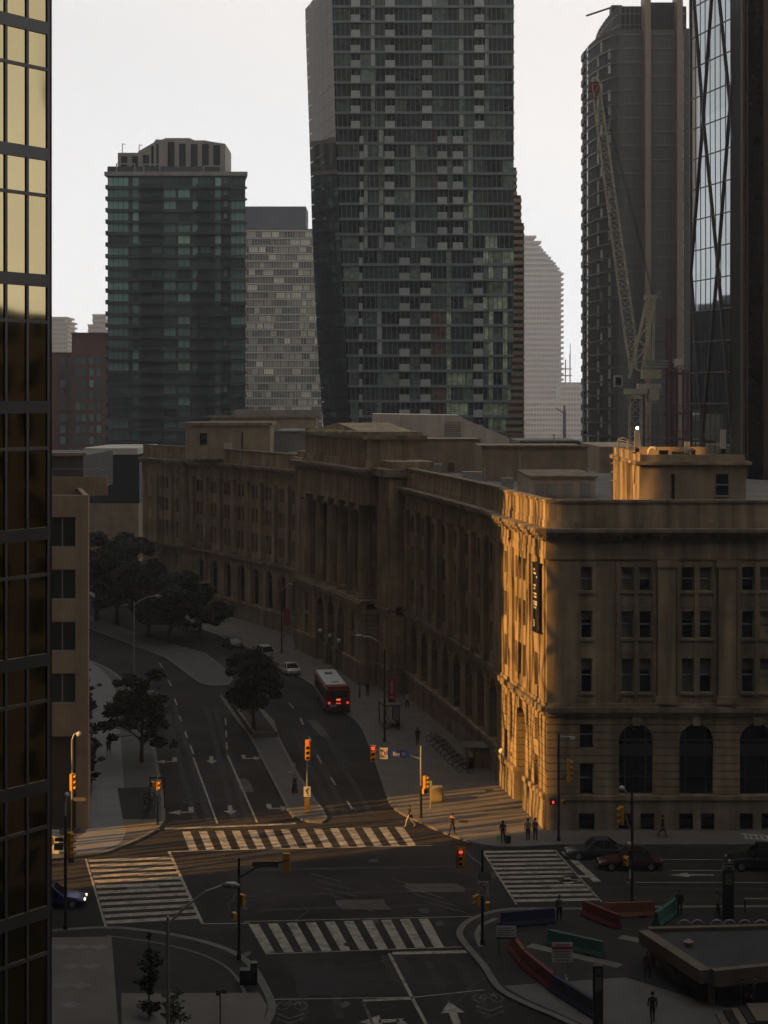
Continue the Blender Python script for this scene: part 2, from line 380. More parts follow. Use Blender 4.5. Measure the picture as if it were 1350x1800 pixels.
def bike_mark(c):
    b = MB(); c = Vector(c[:2]); z = mk
    for dx in (-0.5, 0.5):
        ring = [(c.x + dx + 0.34 * math.cos(t), c.y + 0.6 * math.sin(t)) for t in [2 * math.pi * i / 14 for i in range(15)]]
        strip(b, ring, 0.09, z)
    for p, q in (((-.5, 0), (-.15, .75)), ((-.15, .75), (.35, .75)), ((.35, .75), (.5, 0)), ((-.5, 0), (0, 0)), ((0, 0), (.35, .75)), ((0, 0), (-.15, .75)), ((.35, .75), (.4, 1.1))):
        strip(b, [(c.x + p[0], c.y + p[1]), (c.x + q[0], c.y + q[1])], 0.09, z)
    b.build('painted_bicycle', paint_y, ground)
    b = MB()
    for k in (0, 1):
        strip(b, [(c.x - 0.75, c.y - 1.2 - 0.75 * k), (c.x, c.y - 1.9 - 0.75 * k), (c.x + 0.75, c.y - 1.2 - 0.75 * k)], 0.17, z)
    b.build('painted_chevron', paint_y, ground)
bike_mark(G(513, 1768)); bike_mark(G(858, 1755))
# worn cross hatch and tar seams in the junction
for k in range(5):
    line([G(545 + 12 * k, 1535 + 13 * k), G(600 + 14 * k, 1550 + 13 * k)], 0.1, M('worn_paint', (0.1, 0.095, 0.085), 0.9, var=0.3))
for k in range(4):
    line([G(690 + 18 * k, 1545 + 13 * k), G(760 + 20 * k, 1566 + 13 * k)], 0.1, MATS['worn_paint'])
rp = random.Random(5)
patch_m = [M('asphalt_patch', (0.024, 0.022, 0.021), 0.9, var=0.3, scale=0.6, bump=0.4), M('asphalt_old', (0.08, 0.073, 0.066), 0.9, var=0.3, scale=0.6, bump=0.4)]
for k, (px, py, w_, h_) in enumerate(((560, 1720, 2.6, 5), (640, 1590, 3.4, 2.2), (470, 1560, 2.0, 3.0), (760, 1560, 4.0, 2.0), (360, 1390, 1.2, 6), (430, 1380, 1.3, 5), (600, 1330, 1.2, 8), (250, 1560, 2.5, 1.4), (700, 1700, 1.6, 4), (1000, 1560, 3, 1.2), (1180, 1520, 4, 1.0), (560, 1280, 1.0, 9), (300, 1300, 1.0, 7))):
    c = G(px, py); pts = [(c.x + w_ / 2 * sx_ * rp.uniform(0.8, 1.1) - 0.2 * h_ / 2 * sy_, c.y + h_ / 2 * sy_ * rp.uniform(0.9, 1.1)) for sx_, sy_ in ((-1, -1), (1, -1), (1.05, 0), (1, 1), (-1, 1), (-1.04, 0.1))]
    sheet('road_patch', pts, 0.003, patch_m[k % 2], ground)
trk = M('tyre_track', (0.03, 0.0275, 0.025), 0.9, var=0.5, scale=0.8, bump=0.3)
for a_, c_ in (((345, 1445), (290, 1240)), ((368, 1445), (306, 1240)), ((412, 1445), (362, 1240)), ((436, 1445), (378, 1240)), ((590, 1440), (520, 1290)), ((612, 1440), (538, 1290)), ((650, 1430), (572, 1290)), ((535, 1790), (520, 1690)), ((600, 1790), (578, 1690)), ((800, 1790), (752, 1690)), ((860, 1790), (805, 1690)), ((460, 1600), (780, 1590)), ((420, 1575), (860, 1562)), ((440, 1530), (820, 1522)), ((1060, 1560), (1349, 1562)), ((1060, 1580), (1349, 1583))):
    p, q = Vector(G(*a_)[:2]), Vector(G(*c_)[:2]); line([p.lerp(q, k / 6) + Vector((rp.uniform(-0.12, 0.12), rp.uniform(-0.12, 0.12))) for k in range(7)], 0.5, trk, 'tyre_track', 0.0022)
for k in range(22):
    c = G(rp.uniform(330, 1200), rp.uniform(1320, 1440) if k % 3 == 0 else rp.uniform(1510, 1790)); r_ = rp.uniform(0.15, 0.5)
    if c.x > 4.5 and c.y < 110: continue
    sheet('oil_stain', [(c.x + r_ * rp.uniform(0.6, 1.3) * math.cos(t), c.y + r_ * 1.6 * rp.uniform(0.6, 1.3) * math.sin(t)) for t in [2 * math.pi * i / 10 for i in range(10)]], 0.0036 + 0.00002 * k, M('oil_stain', (0.014, 0.013, 0.012), 0.6, var=0.3), ground)
tar = M('tar_seam', (0.012, 0.012, 0.012), 0.6, var=0.2)
for k in range(26):
    p = Vector(G(rp.uniform(320, 1250), rp.uniform(1500, 1790) if k % 3 else rp.uniform(1320, 1440))[:2]); pts = [p.copy()]; a_ = rp.choice((0.0, 1.4, 1.6, 0.3))
    for j in range(rp.randint(4, 9)): p = p + Vector((math.cos(a_ + rp.uniform(-0.5, 0.5)), math.sin(a_ + rp.uniform(-0.5, 0.5)))) * rp.uniform(0.4, 1.1); pts.append(p.copy())
    line(pts, 0.07, tar, 'tar_seam', 0.0045)
for cpx in ((815, 1447), (860, 1392), (455, 1590), (615, 1660)):
    c = G(*cpx); b = MB(); b.lathe(c.x, c.y, [(0.42, mk - 0.02), (0.42, mk if c.y > 0 else mk)], 14); o = b.build('manhole_cover', paver_dk, ground)
    o.location.z = PV if cpx[0] > 800 else 0.002
# ------------------------------------------------------------------ the long stone building
stone_b = thing('stone_office_building', 'long curved grey-beige stone building with columned centre and rusticated arcade', 'building', FP(0, 0))
def rel(mp, root):
    o = root.location.copy()
    return lambda s, n, z: mp(s, n, z) - o
FM, BM = rel(FP, stone_b), rel(BP, stone_b)
def hw(op, z):
    sc, w, zb, zt, kind = op
    if z < zb - 1e-6 or z > zt + 1e-6: return 0.0
    if kind == 'arch':
        sp = zt - w / 2
        if z > sp: return math.sqrt(max(0.0, (w / 2) ** 2 - (z - sp) ** 2))
    return w / 2
def wall_band(mp, s0, s1, z0, z1, ops, nf, depth, mat, name, levels=1, segl=3.0):
    "one stone course (or wall band) from s0 to s1, cut by the openings"
    act = [o for o in ops if o[2] < z1 - 0.01 and o[3] > z0 + 0.01 and s0 < o[0] < s1]
    act.sort()
    zs = [z0 + (z1 - z0) * k / levels for k in range(levels + 1)]
    def h(o, z, k):
        zz = min(max(z, o[2] + (1e-4 if k < levels else 0)), 1e9)
        if levels == 1: return o[1] / 2
        return hw(o, max(zz, o[2]))
    for i in range(len(act) + 1):
        L = [s0 if i == 0 else act[i - 1][0] + h(act[i - 1], z, k) for k, z in enumerate(zs)]
        Rr = [s1 if i == len(act) else act[i][0] - h(act[i], z, k) for k, z in enumerate(zs)]
        if max(b - a for a, b in zip(L, Rr)) < 0.02: continue
        seg = max(1, int((max(Rr) - min(L)) / segl))
        b = MB(mp); g = []
        for k, z in enumerate(zs):
            g.append([(b.vert(L[k] + (Rr[k] - L[k]) * j / seg, nf, z), b.vert(L[k] + (Rr[k] - L[k]) * j / seg, nf - depth, z)) for j in range(seg + 1)])
        for k in range(levels):
            for j in range(seg): b.face(g[k][j][0], g[k][j + 1][0], g[k + 1][j + 1][0], g[k + 1][j][0])
            b.face(g[k][0][0], g[k + 1][0][0], g[k + 1][0][1], g[k][0][1]); b.face(g[k][seg][0], g[k + 1][seg][0], g[k + 1][seg][1], g[k][seg][1])
        for j in range(seg):
            b.face(g[0][j][0], g[0][j + 1][0], g[0][j + 1][1], g[0][j][1]); b.face(g[-1][j][0], g[-1][j + 1][0], g[-1][j + 1][1], g[-1][j][1])
        b.build(name, mat, stone_b)
def fbox(mp, name, mat, s0, s1, n0, n1, z0, z1, parent=None, seg=None):
    b = MB(mp); b.box(s0, s1, n0, n1, z0, z1, seg or max(1, int(abs(s1 - s0) / 3))); return b.build(name, mat, parent or stone_b)
def rustic(mp, s0, s1, nf, depth, ops, z0=2.9, z1=9.0, n=10, plinth=0.0):
    ch = (z1 - z0) / n
    for k in range(n):
        wall_band(mp, s0, s1, z0 + k * ch, z0 + (k + 1) * ch - 0.055, ops, nf, depth, stone, 'stone_course', levels=4)
    wall_band(mp, s0, s1, 0, 1.45, [o for o in ops if o[2] < 1.4], nf + 0.22, depth + 0.22, stone_d, 'plinth_course')
    wall_band(mp, s0, s1, 1.45, 2.5, ops, nf + 0.18, depth + 0.18, stone_d, 'plinth_course')
    wall_band(mp, s0, s1, 2.5, z0 - 0.06, [o for o in ops if o[2] < 2.5], nf + 0.3, depth + 0.3, stone, 'sill_course')
def window(mp, sc, w, z0, z1, n, mat, detail=2, mull=0):
    b = MB(mp); b.box(sc - w / 2 - 0.05, sc + w / 2 + 0.05, n - 0.12, n, z0 - 0.05, z1 + 0.05)
    o = b.build('window', mat, stone_b)
    if detail:
        f = MB(mp); t = 0.07
        zm = z0 + (z1 - z0) * 0.5
        f.box(sc - w / 2, sc + w / 2, n + 0.002, n + 0.07, zm - 0.05, zm + 0.05)
        if detail > 1:
            f.box(sc - w / 2, sc - w / 2 + t, n + 0.003, n + 0.06, z0, z1); f.box(sc + w / 2 - t, sc + w / 2, n + 0.003, n + 0.06, z0, z1)
            f.box(sc - w / 2 + t, sc + w / 2 - t, n + 0.003, n + 0.055, z1 - t, z1)
        for k in range(mull):
            sm = sc - w / 2 + w * (k + 1) / (mull + 1); f.box(sm - 0.035, sm + 0.035, n + 0.001, n + 0.05, z0, z1)
        f.build('sash', sash if detail > 1 else frame_dk, o)
    return o
def arch_window(mp, sc, w, z0, zt, n, detail=True):
    b = MB(mp); r = w / 2 + 0.1; sp = zt - w / 2
    pts = [(sc - r, z0), (sc + r, z0)] + [(sc + r * math.cos(t), sp + r * math.sin(t)) for t in [math.pi * k / 10 for k in range(11)]]
    a = [b.vert(p[0], n, p[1]) for p in pts]; c = [b.vert(p[0], n - 0.1, p[1]) for p in pts]
    b.face(*a); b.face(*c[::-1])
    o = b.build('arch_window', win_dark, stone_b)
    f = MB(mp); m = 0.06
    for s in ((-0.3, 0.3) if detail else (0,)):
        f.box(sc + s * w - m, sc + s * w + m, n + 0.003, n + 0.08, z0, sp + (0.75 if detail else 0.9) * w / 2)
    f.box(sc - w / 2, sc + w / 2, n + 0.002, n + 0.1, sp - 0.1, sp + 0.1)
    if detail:
        f.box(sc - w / 2, sc + w / 2, n + 0.001, n + 0.16, sp - 1.2, sp - 0.3)
        f.box(sc - w / 2, sc + w / 2, n + 0.0015, n + 0.07, z0 + 1.2, z0 + 1.28)
    f.build('mullions', frame_dk, o)
    return o
ROWS = [(10.9, 13.55), (15.15, 17.25), (18.85, 20.7)]
def upper(mp, s0, s1, nf, depth, ops):
    zs = sorted({10.0, 21.3, *[z for r in ROWS for z in r]})
    for a, c in zip(zs, zs[1:]): wall_band(mp, s0, s1, a, c, ops, nf, depth, stone, 'wall_panel')
def entablature(mp, s0, s1, nf, extra=0.0, ends=True, dent=True):
    fbox(mp, 'architrave', stone, s0, s1, nf - 1.0, nf + 0.12, 21.3, 21.95)
    fbox(mp, 'frieze', stone, s0, s1, nf - 1.0, nf + 0.04, 21.95, 22.75)
    c = MB(mp); sg = max(1, int((s1 - s0) / 3)); e = 0.0
    c.box(s0 - e, s1 + e, nf - 1.0, nf + 0.35, 22.75, 23.0, sg); c.box(s0 - e, s1 + e, nf - 1.0, nf + 0.75, 23.2, 23.45, sg); c.box(s0 - e, s1 + e, nf - 1.0, nf + 0.95, 23.45, 23.72, sg)
    co = c.build('cornice', stone_d, stone_b)
    d = MB(mp); s = s0 + 0.15
    while s < s1 - 0.2 and dent: d.box(s, s + 0.3, nf + 0.2, nf + 0.62, 23.0, 23.2); s += 0.62
    d.box(s0, s1, nf - 1.0, nf + 0.3, 23.003, 23.197, sg)
    tag(d.build('dentils', stone_d, co), kind='stuff')
    fbox(mp, 'parapet_base', stone, s0, s1, nf - 0.75, nf - 0.05, 23.72, 24.3)
    fbox(mp, 'parapet', stone, s0, s1, nf - 0.7, nf - 0.14, 24.3, 25.72)
    fbox(mp, 'parapet_coping', stone_d, s0, s1, nf - 0.8, nf - 0.02, 25.72, 25.93)
def belt(mp, s0, s1, nf):
    fbox(mp, 'belt_course', stone, s0, s1, nf - 0.7, nf + 0.18, 9.0, 9.35); fbox(mp, 'belt_course', stone_d, s0, s1, nf - 0.7, nf + 0.42, 9.35, 9.75)
    fbox(mp, 'belt_course', stone, s0, s1, nf - 0.7, nf + 0.12, 9.75, 10.0)
def wpick(): return win_blind if rnd.random() < 0.42 else win_dark

# corner pavilions (near and far) on the street front
def pavilion(s0, nf, near):
    c = s0 + 8.5
    ops = [(c, 3.1, 0.3, 8.35, 'arch'), (c - 5.2, 1.1, 6.7, 8.3, 'rect'), (c - 5.2, 1.1, 3.1, 5.3, 'rect'), (c + 5.2, 1.1, 6.7, 8.3, 'rect'), (c + 5.2, 1.1, 3.1, 5.3, 'rect')]
    rustic(FM, s0, s0 + 17, nf, 1.2, ops)
    up = [(c + ds, w, a, b_, 'rect') for a, b_ in ROWS for ds, w in ((-5.2, 1.1), (-1.35, 0.9), (0, 1.1), (1.35, 0.9), (5.2, 1.1))]
    upper(FM, s0, s0 + 17, nf, 1.2, up)
    for s, w, a, b_, _ in up: window(FM, s, w, a, b_, nf - 0.4, wpick(), 1)
    for s, w, a, b_, k in ops[1:]: window(FM, s, w, a, b_, nf - 0.4, win_dark, 1)
    arch_window(FM, c, 3.1, 0.3, 8.35, nf - 0.9, near)
    for ds in (-7.6, -2.9, 2.9, 7.6): fbox(FM, 'pilaster', stone, c + ds - 0.55, c + ds + 0.55, nf - 0.02, nf + 0.16, 10.0, 21.28)
    for ds in (-0.68, 0.68): fbox(FM, 'window_mullion', stone, c + ds - 0.22, c + ds + 0.22, nf - 0.3, nf + 0.06, 10.4, 21.2)
    belt(FM, s0, s0 + 17, nf); entablature(FM, s0, s0 + 17, nf)
    fbox(FM, 'keystone', stone, c - 0.3, c + 0.3, nf - 0.1, nf + 0.22, 8.2, 8.99)
pavilion(0, 0.0, True); pavilion(150, 0.0, False)
# wings
def wing(s0, s1, nf):
    m = 1.7; bw = (s1 - s0 - 2 * m) / 8; cs = [s0 + m + bw * (k + 0.5) for k in range(8)]
    ops = [(c, 2.75, 2.95, 8.4, 'arch') for c in cs]
    rustic(FM, s0, s1, nf, 0.9, ops)
    up = [(c + d, 1.0, a, b_, 'rect') for c in cs for d in (-0.72, 0.72) for a, b_ in ROWS]
    upper(FM, s0, s1, nf, 0.9, up)
    for s, w, a, b_, _ in up: window(FM, s, w, a, b_, nf - 0.4, wpick(), 1)
    for c in cs: arch_window(FM, c, 2.75, 2.95, 8.4, nf - 0.6, False)
    for k in range(9):
        s = s0 + m + bw * k; p = fbox(FM, 'pilaster', stone, s - 0.62, s + 0.62, nf - 0.02, nf + 0.45, 10.2, 20.75)
        fbox(FM, 'capital', stone, s - 0.75, s + 0.75, nf - 0.02, nf + 0.55, 20.75, 21.28, p)
        fbox(FM, 'pilaster_base', stone, s - 0.75, s + 0.75, nf - 0.02, nf + 0.55, 10.0, 10.5, p)
    belt(FM, s0, s1, nf); entablature(FM, s0, s1, nf)
wing(17, 61, -0.6); wing(104.5, 150, -0.6)
# columned centre
for a, c in ((61, 67.5), (98, 104.5)):
    rustic(FM, a, c, 1.2, 2.4, []); upper(FM, a, c, 1.2, 2.4, []); belt(FM, a, c, 1.2)
    fbox(FM, 'entablature', stone, a, c, -1.4, 1.3, 21.3, 24.9); fbox(FM, 'cornice', stone_d, a - 0.4, c + 0.4, -1.4, 2.1, 24.9, 25.75)
    fbox(FM, 'corner_pier', stone, a + 0.8, c - 0.8, 1.2, 1.5, 10.0, 21.3)
ops = [(78, 3.0, 0.3, 8.3, 'arch'), (82.75, 3.0, 0.3, 8.3, 'arch'), (87.5, 3.0, 0.3, 8.3, 'arch'), (72, 1.1, 6.4, 8.2, 'rect'), (72, 1.1, 3.1, 5.3, 'rect'), (93.5, 1.1, 6.4, 8.2, 'rect'), (93.5, 1.1, 3.1, 5.3, 'rect')]
rustic(FM, 67.5, 98, 3.2, 4.2, ops); belt(FM, 67.5, 98, 3.2)
for o in ops:
    if o[4] == 'arch':
        arch_window(FM, o[0], o[1], o[2], o[3], 1.6, False); fbox(FM, 'keystone', stone, o[0] - 0.3, o[0] + 0.3, 3.1, 3.45, 8.2, 8.99)
    else: window(FM, o[0], o[1], o[2], o[3], 2.7, win_dark, 1)
fbox(FM, 'loggia_floor', stone_d, 67.5, 98, -1.0, 3.1, 9.7, 10.05)
up = [(70.2 + 5.02 * (k + 0.5) + d, 1.0, a, b_, 'rect') for k in range(5) for d in (-0.8, 0.8) for a, b_ in ROWS]
upper(FM, 67.5, 98, 0.6, 1.5, up)
for s, w, a, b_, _ in up: window(FM, s, w, a, b_, 0.2, win_dark, 1)
for k in range(6):
    s = 70.2 + 5.02 * k; p = FM(s, 2.15, 0); b = MB()
    b.lathe(p.x, p.y, [(1.05, 10.05), (1.05, 10.35), (0.92, 10.45), (0.98, 10.6), (0.86, 10.75), (0.86, 14), (0.83, 17), (0.74, 20.4), (0.8, 20.5), (0.78, 20.7)], 20)
    o = b.build('column', stone, stone_b, smooth=True)
    o.modifiers.new('es', 'EDGE_SPLIT').split_angle = R(35)
    q = MB(FM); q.box(s - 1.05, s + 1.05, 1.15, 3.15, 20.7, 20.95); q.box(s - 0.95, s + 0.95, 1.25, 3.05, 20.95, 21.3)
    for e in (-1, 1): q.box(s + e * 0.98 - 0.22, s + e * 0.98 + 0.22, 2.2, 3.2, 20.35, 20.8)
    q.build('capital', stone, o)
fbox(FM, 'architrave', stone, 67.5, 98, -1, 3.05, 21.3, 22.4); fbox(FM, 'frieze', stone, 67.5, 98, -1, 2.95, 22.4, 24.4)
c = MB(FM); c.box(67.3, 98.2, -1, 3.35, 24.4, 24.7, 10); c.box(67.0, 98.5, -1, 3.8, 24.9, 25.25, 10); c.box(66.8, 98.7, -1, 4.1, 25.25, 25.6, 10); c.box(67.3, 98.2, -1, 3.2, 24.703, 24.897, 10)
d = 67.5
while d < 97.8: c.box(d, d + 0.4, 3.2, 3.7, 24.7, 24.9); d += 0.9
c.build('cornice', stone_d, stone_b)
fbox(FM, 'attic_base', stone, 68.2, 97.6, -4, 2.5, 25.6, 26.5); fbox(FM, 'attic_wall', stone, 68.6, 97.2, -4.5, 2.2, 26.5, 29.0)
fbox(FM, 'attic_cornice', stone_d, 68.0, 97.8, -5, 2.8, 29.0, 29.45)
b = MB(FM)
prof = [(68.4, 29.45), (97.4, 29.45), (97.4, 29.9), (92, 29.95), (83, 30.75), (74, 29.95), (68.4, 29.9)]
a_ = [b.vert(p[0], 2.2, p[1]) for p in prof]; c_ = [b.vert(p[0], -4.5, p[1]) for p in prof]
b.face(*a_); b.face(*c_[::-1])
for i in range(len(prof)): b.face(a_[i], a_[(i + 1) % 7], c_[(i + 1) % 7], c_[i])
b.build('attic_gable', stone, stone_b)
for a, c in ((61.2, 68.1), (97.7, 104.4)): fbox(FM, 'attic_wing', stone, a, c, -4, 0.9, 25.75, 26.6)

# side street front
cs = [7.0 + 4.73 * k for k in range(5)]
ops = [(c, 2.7, 2.95, 8.4, 'arch') for c in cs] + [(3.12, 1.12, 6.7, 8.4, 'rect'), (3.12, 1.12, 3.0, 5.3, 'rect'), (3.1, 1.25, 0.4, 1.25, 'rect')]
base_w = [(c + d, 1.1, 0.3, 1.44, 'rect') for c in cs for d in (-0.85, 0.85)]
rustic(BM, 0.0, 30, 0.0, 0.9, ops + base_w)
up = [(c + d, 0.92, a, b_, 'rect') for c in cs for d in (-0.7, 0.7) for a, b_ in ROWS] + [(3.12, 0.9, a, b_, 'rect') for a, b_ in ROWS]
upper(BM, 0.0, 30, 0.0, 0.9, up)
lit_w = M('curtained_window', (0.42, 0.36, 0.22), 0.5, var=0.15, scale=2)
for s, w, a, b_, _ in up:
    far_c = s > 16 and s < 18.5 and rnd.random() < 0.8
    o = window(BM, s, w, a, b_, -0.35, lit_w if (16.6 < s < 17.8 and a < 16) else wpick(), 2)
    fbox(BM, 'sill', stone, s - w / 2 - 0.12, s + w / 2 + 0.12, -0.3, 0.16, a - 0.2, a - 0.003, o)
    sh = rnd.choice((0.0, 0.0, 0.35, 0.5))
    if sh: fbox(BM, 'roller_blind', win_blind, s - w / 2 + 0.08, s + w / 2 - 0.08, -0.349, -0.335, b_ - (b_ - a) * sh, b_ - 0.08, o)
for s, w, a, b_, k in ops[5:] + base_w: window(BM, s, w, a, b_, -0.35, win_dark, 2 if a > 2 else 1)
for c in cs:
    arch_window(BM, c, 2.7, 2.95, 8.4, -0.55); fbox(BM, 'keystone', stone, c - 0.3, c + 0.3, -0.1, 0.2, 8.3, 8.99)
    for z in (14.4, 18.0): fbox(BM, 'spandrel_panel', stone_d, c - 1.25, c + 1.25, -0.02, 0.05, z - 0.45, z + 0.35)
    fbox(BM, 'window_mullion', stone, c - 0.16, c + 0.16, -0.1, 0.1, 10.5, 21.0)
    for d in (-1.42, 1.42): fbox(BM, 'window_jamb', stone, c + d - 0.14, c + d + 0.14, -0.02, 0.1, 10.3, 21.1)
for k in range(5):
    s = cs[0] + 4.73 * (k + 0.5) if k else cs[0] + 4.73 * 0.5
    p = fbox(BM, 'pilaster', stone, s - 0.68, s + 0.68, -0.02, 0.3, 10.2, 20.7)
    fbox(BM, 'capital', stone, s - 0.82, s + 0.82, -0.02, 0.42, 20.7, 21.27, p); fbox(BM, 'pilaster_base', stone, s - 0.82, s + 0.82, -0.02, 0.42, 10.0, 10.6, p)
belt(BM, -0.1, 30, 0.0); entablature(BM, -0.1, 30, 0.0)
fbox(BM, 'wall_panel', stone, 30, 55, -1, 0, 0, 25.9)
for k in range(6): fbox(BM, 'cornice_bracket', stone_d, 2.2 + 5.3 * k, 2.45 + 5.3 * k, -0.04, 0.3, 23.75, 24.2)
# dark backing behind the openings, and the flat roof
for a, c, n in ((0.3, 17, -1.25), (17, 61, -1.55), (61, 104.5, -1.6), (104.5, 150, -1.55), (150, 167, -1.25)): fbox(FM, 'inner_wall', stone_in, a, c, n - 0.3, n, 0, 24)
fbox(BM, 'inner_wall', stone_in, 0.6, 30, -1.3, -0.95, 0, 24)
fp = [FP(s, -1.2) for s in (1, 17, 30, 45, 61, 75, 90, 105, 120, 135, 150, 166)] + [FP(166, -30), FP(120, -34), FP(60, -40), Vector((66, 160, 0)), Vector((66, 132.5, 0))]
b = MB(); o_ = stone_b.location; b.prism([(p.x - o_.x, p.y - o_.y) for p in fp], 24.0, 24.4); b.build('roof', roofing, stone_b)
b = MB(); b.prism([(p.x - o_.x, p.y - o_.y) for p in [FP(166.9, -0.3), FP(167, -30), FP(150, -30), FP(150, -0.6)]], 0, 24); b.build('end_wall', stone, stone_b)

# roof structures: parts of the same building
W0 = stone_b.location
def rbox(name, mat, x0, x1, y0, y1, z0, z1, parent=None, rz=0.0):
    return cube(name, mat, parent or stone_b, x0 - W0.x, x1 - W0.x, y0 - W0.y, y1 - W0.y, z0, z1, rz)
pent = M('penthouse_brick', (0.34, 0.26, 0.17), 0.9, var=0.18, scale=0.6, streak=0.15, bump=0.2)
pale = M('pale_cladding', (0.5, 0.42, 0.34), 0.8, var=0.12, scale=0.3, streak=0.12)
def sub(name, mat, x0, x1, y0, y1, z0, z1):   # a plain roof block with its coping
    o = rbox(name, mat, x0, x1, y0, y1, z0, z1); return o
rbox('penthouse', pent, -31, -17.8, 262, 272, 24.3, 29.6); rbox('penthouse_coping', stone_d, -31.3, -17.4, 261.6, 272.4, 29.6, 30.05)
rbox('penthouse_door', pale, -25, -23.7, 261.93, 261.99, 24.5, 26.9); rbox('penthouse_window', win_dark, -28.7, -27.6, 261.9, 261.98, 26.6, 28.4); rbox('pipe', black_metal, -22.2, -22.0, 261.8, 261.95, 24.4, 28.5)
rbox('roof_block', roofing, -18, -9.6, 272, 300, 24.3, 28.4); rbox('roof_coping', sash, -18.2, -9, 271.7, 272, 28.4, 28.6)
# the pale stair and plant house with a sloping end
b = MB(); pr = [(-1.8, 24.3), (19.6, 24.3), (19.6, 27.6), (12.6, 30.5), (11.5, 31.2), (-1.8, 31.4)]
a_ = [b.vert(p[0] - W0.x, 258 - W0.y, p[1]) for p in pr]; c_ = [b.vert(p[0] - W0.x, 272 - W0.y, p[1]) for p in pr]
b.face(*a_); b.face(*c_[::-1])
for i in range(6): b.face(a_[i], a_[(i + 1) % 6], c_[(i + 1) % 6], c_[i])
ph = b.build('plant_house', pale, stone_b)
rbox('louvre', M('louvre_grey', (0.2, 0.19, 0.17), 0.7, var=0.1), 9.4, 11.8, 257.9, 257.99, 27.4, 30.2)
for k in range(8): rbox('louvre_slat', pale, 9.5, 11.7, 257.8, 257.89, 27.5 + 0.33 * k, 27.62 + 0.33 * k)
rbox('cladding_joint', stone_in, 2.55, 2.6, 257.96, 257.995, 24.4, 31.2); rbox('cladding_joint', stone_in, -1.0, 2.55, 257.96, 257.994, 28.6, 28.64)
rbox('roof_wall', pent, 0.8, 12.3, 214, 226, 24.3, 28.55); rbox('roof_wall_coping', stone_d, 0.6, 12.4, 213.8, 214.6, 28.55, 28.7)
rbox('vent', stone_in, 8.2, 9.0, 213.9, 213.99, 24.6, 25.6)
rbox('roof_wall', pent, 11.2, 23.3, 192, 206, 24.3, 28.3); rbox('roof_wall_coping', stone_d, 11.0, 23.5, 191.7, 192.6, 28.3, 28.5)
rbox('roof_block', roofing, 19, 28, 235, 255, 24.3, 27.8); rbox('roof_coping', sash, 18.8, 27.3, 234.7, 235.2, 27.8, 28.0)
rbox('roof_ramp', pent, 27.4, 33, 213, 235, 24.3, 27.7)
# white roof hut with four panels
rbox('roof_hut', pale, 13.7, 19.9, 158, 172, 24.3, 26.4); rbox('roof_hut_top', stone_d, 13.6, 20.1, 157.8, 172.2, 26.4, 26.58)
for x in (14.2, 15.35, 16.85, 18.5): rbox('hut_panel', M('panel_grey', (0.32, 0.3, 0.27), 0.7, var=0.1), x, x + 0.9, 157.9, 157.99, 24.7, 25.9)
# near penthouse with its ladder
rbox('penthouse', pent, 20.6, 29.2, 135.3, 152, 24.3, 28.55); rbox('penthouse_cornice', stone, 20.25, 29.6, 134.95, 152.3, 28.55, 28.8)
rbox('penthouse_parapet', pent, 20.65, 29.1, 135.3, 135.6, 28.8, 29.35); rbox('penthouse_parapet', pent, 20.65, 20.95, 135.602, 151.7, 28.8, 29.5); rbox('penthouse_parapet', pent, 20.953, 29.1, 151.4, 151.7, 28.8, 29.5)
rbox('penthouse_window', win_dark, 26.75, 27.75, 135.22, 135.29, 26.1, 27.8); rbox('window_bar', sash, 26.75, 27.75, 135.18, 135.215, 26.9, 26.98); rbox('window_sill', stone, 26.65, 27.85, 135.1, 135.28, 25.98, 26.08)
rbox('pipe', black_metal, 23.2, 23.4, 135.1, 135.28, 24.4, 27.8)
rbox('penthouse_door', pale, 20.45, 20.58, 137.2, 138.2, 24.5, 26.9); rbox('penthouse_buttress', pent, 20.35, 20.59, 140.5, 141.2, 24.4, 28.5); rbox('penthouse_buttress', pent, 20.35, 20.59, 147.2, 148.0, 24.4, 28.5)
b = MB()
for y in (144.4, 145.0):
    b.bar((20.2 - W0.x, y - W0.y, 24.4), (20.2 - W0.x, y - W0.y, 30.3), 0.07)
    b.tube([(20.2 - W0.x, y - W0.y, 30.3), (20.6 - W0.x, y - W0.y, 30.5), (21.0 - W0.x, y - W0.y, 30.3), (21.0 - W0.x, y - W0.y, 29.4)], 0.04, 6)
for k in range(18): b.bar((20.2 - W0.x, 144.4 - W0.y, 24.7 + 0.32 * k), (20.2 - W0.x, 145.0 - W0.y, 24.7 + 0.32 * k), 0.04)
for k in range(5):
    z = 26.8 + 0.75 * k
    b.tube([(20.2 - W0.x, 144.4 - W0.y, z), (19.7 - W0.x, 144.35 - W0.y, z), (19.55 - W0.x, 144.7 - W0.y, z), (19.7 - W0.x, 145.05 - W0.y, z), (20.2 - W0.x, 145.0 - W0.y, z)], 0.03, 5)
b.build('roof_ladder', grey_metal, stone_b)
b = MB()
for k in range(7): b.bar((20.75 - W0.x, 139 + 1.6 * k - W0.y, 29.4), (20.75 - W0.x, 139 + 1.6 * k - W0.y, 30.2), 0.05)
b.bar((20.75 - W0.x, 139 - W0.y, 30.2), (20.75 - W0.x, 148.6 - W0.y, 30.2), 0.05); b.build('roof_railing', grey_metal, stone_b)
ant = M('antenna_housing', (0.5, 0.45, 0.36), 0.6, var=0.05)
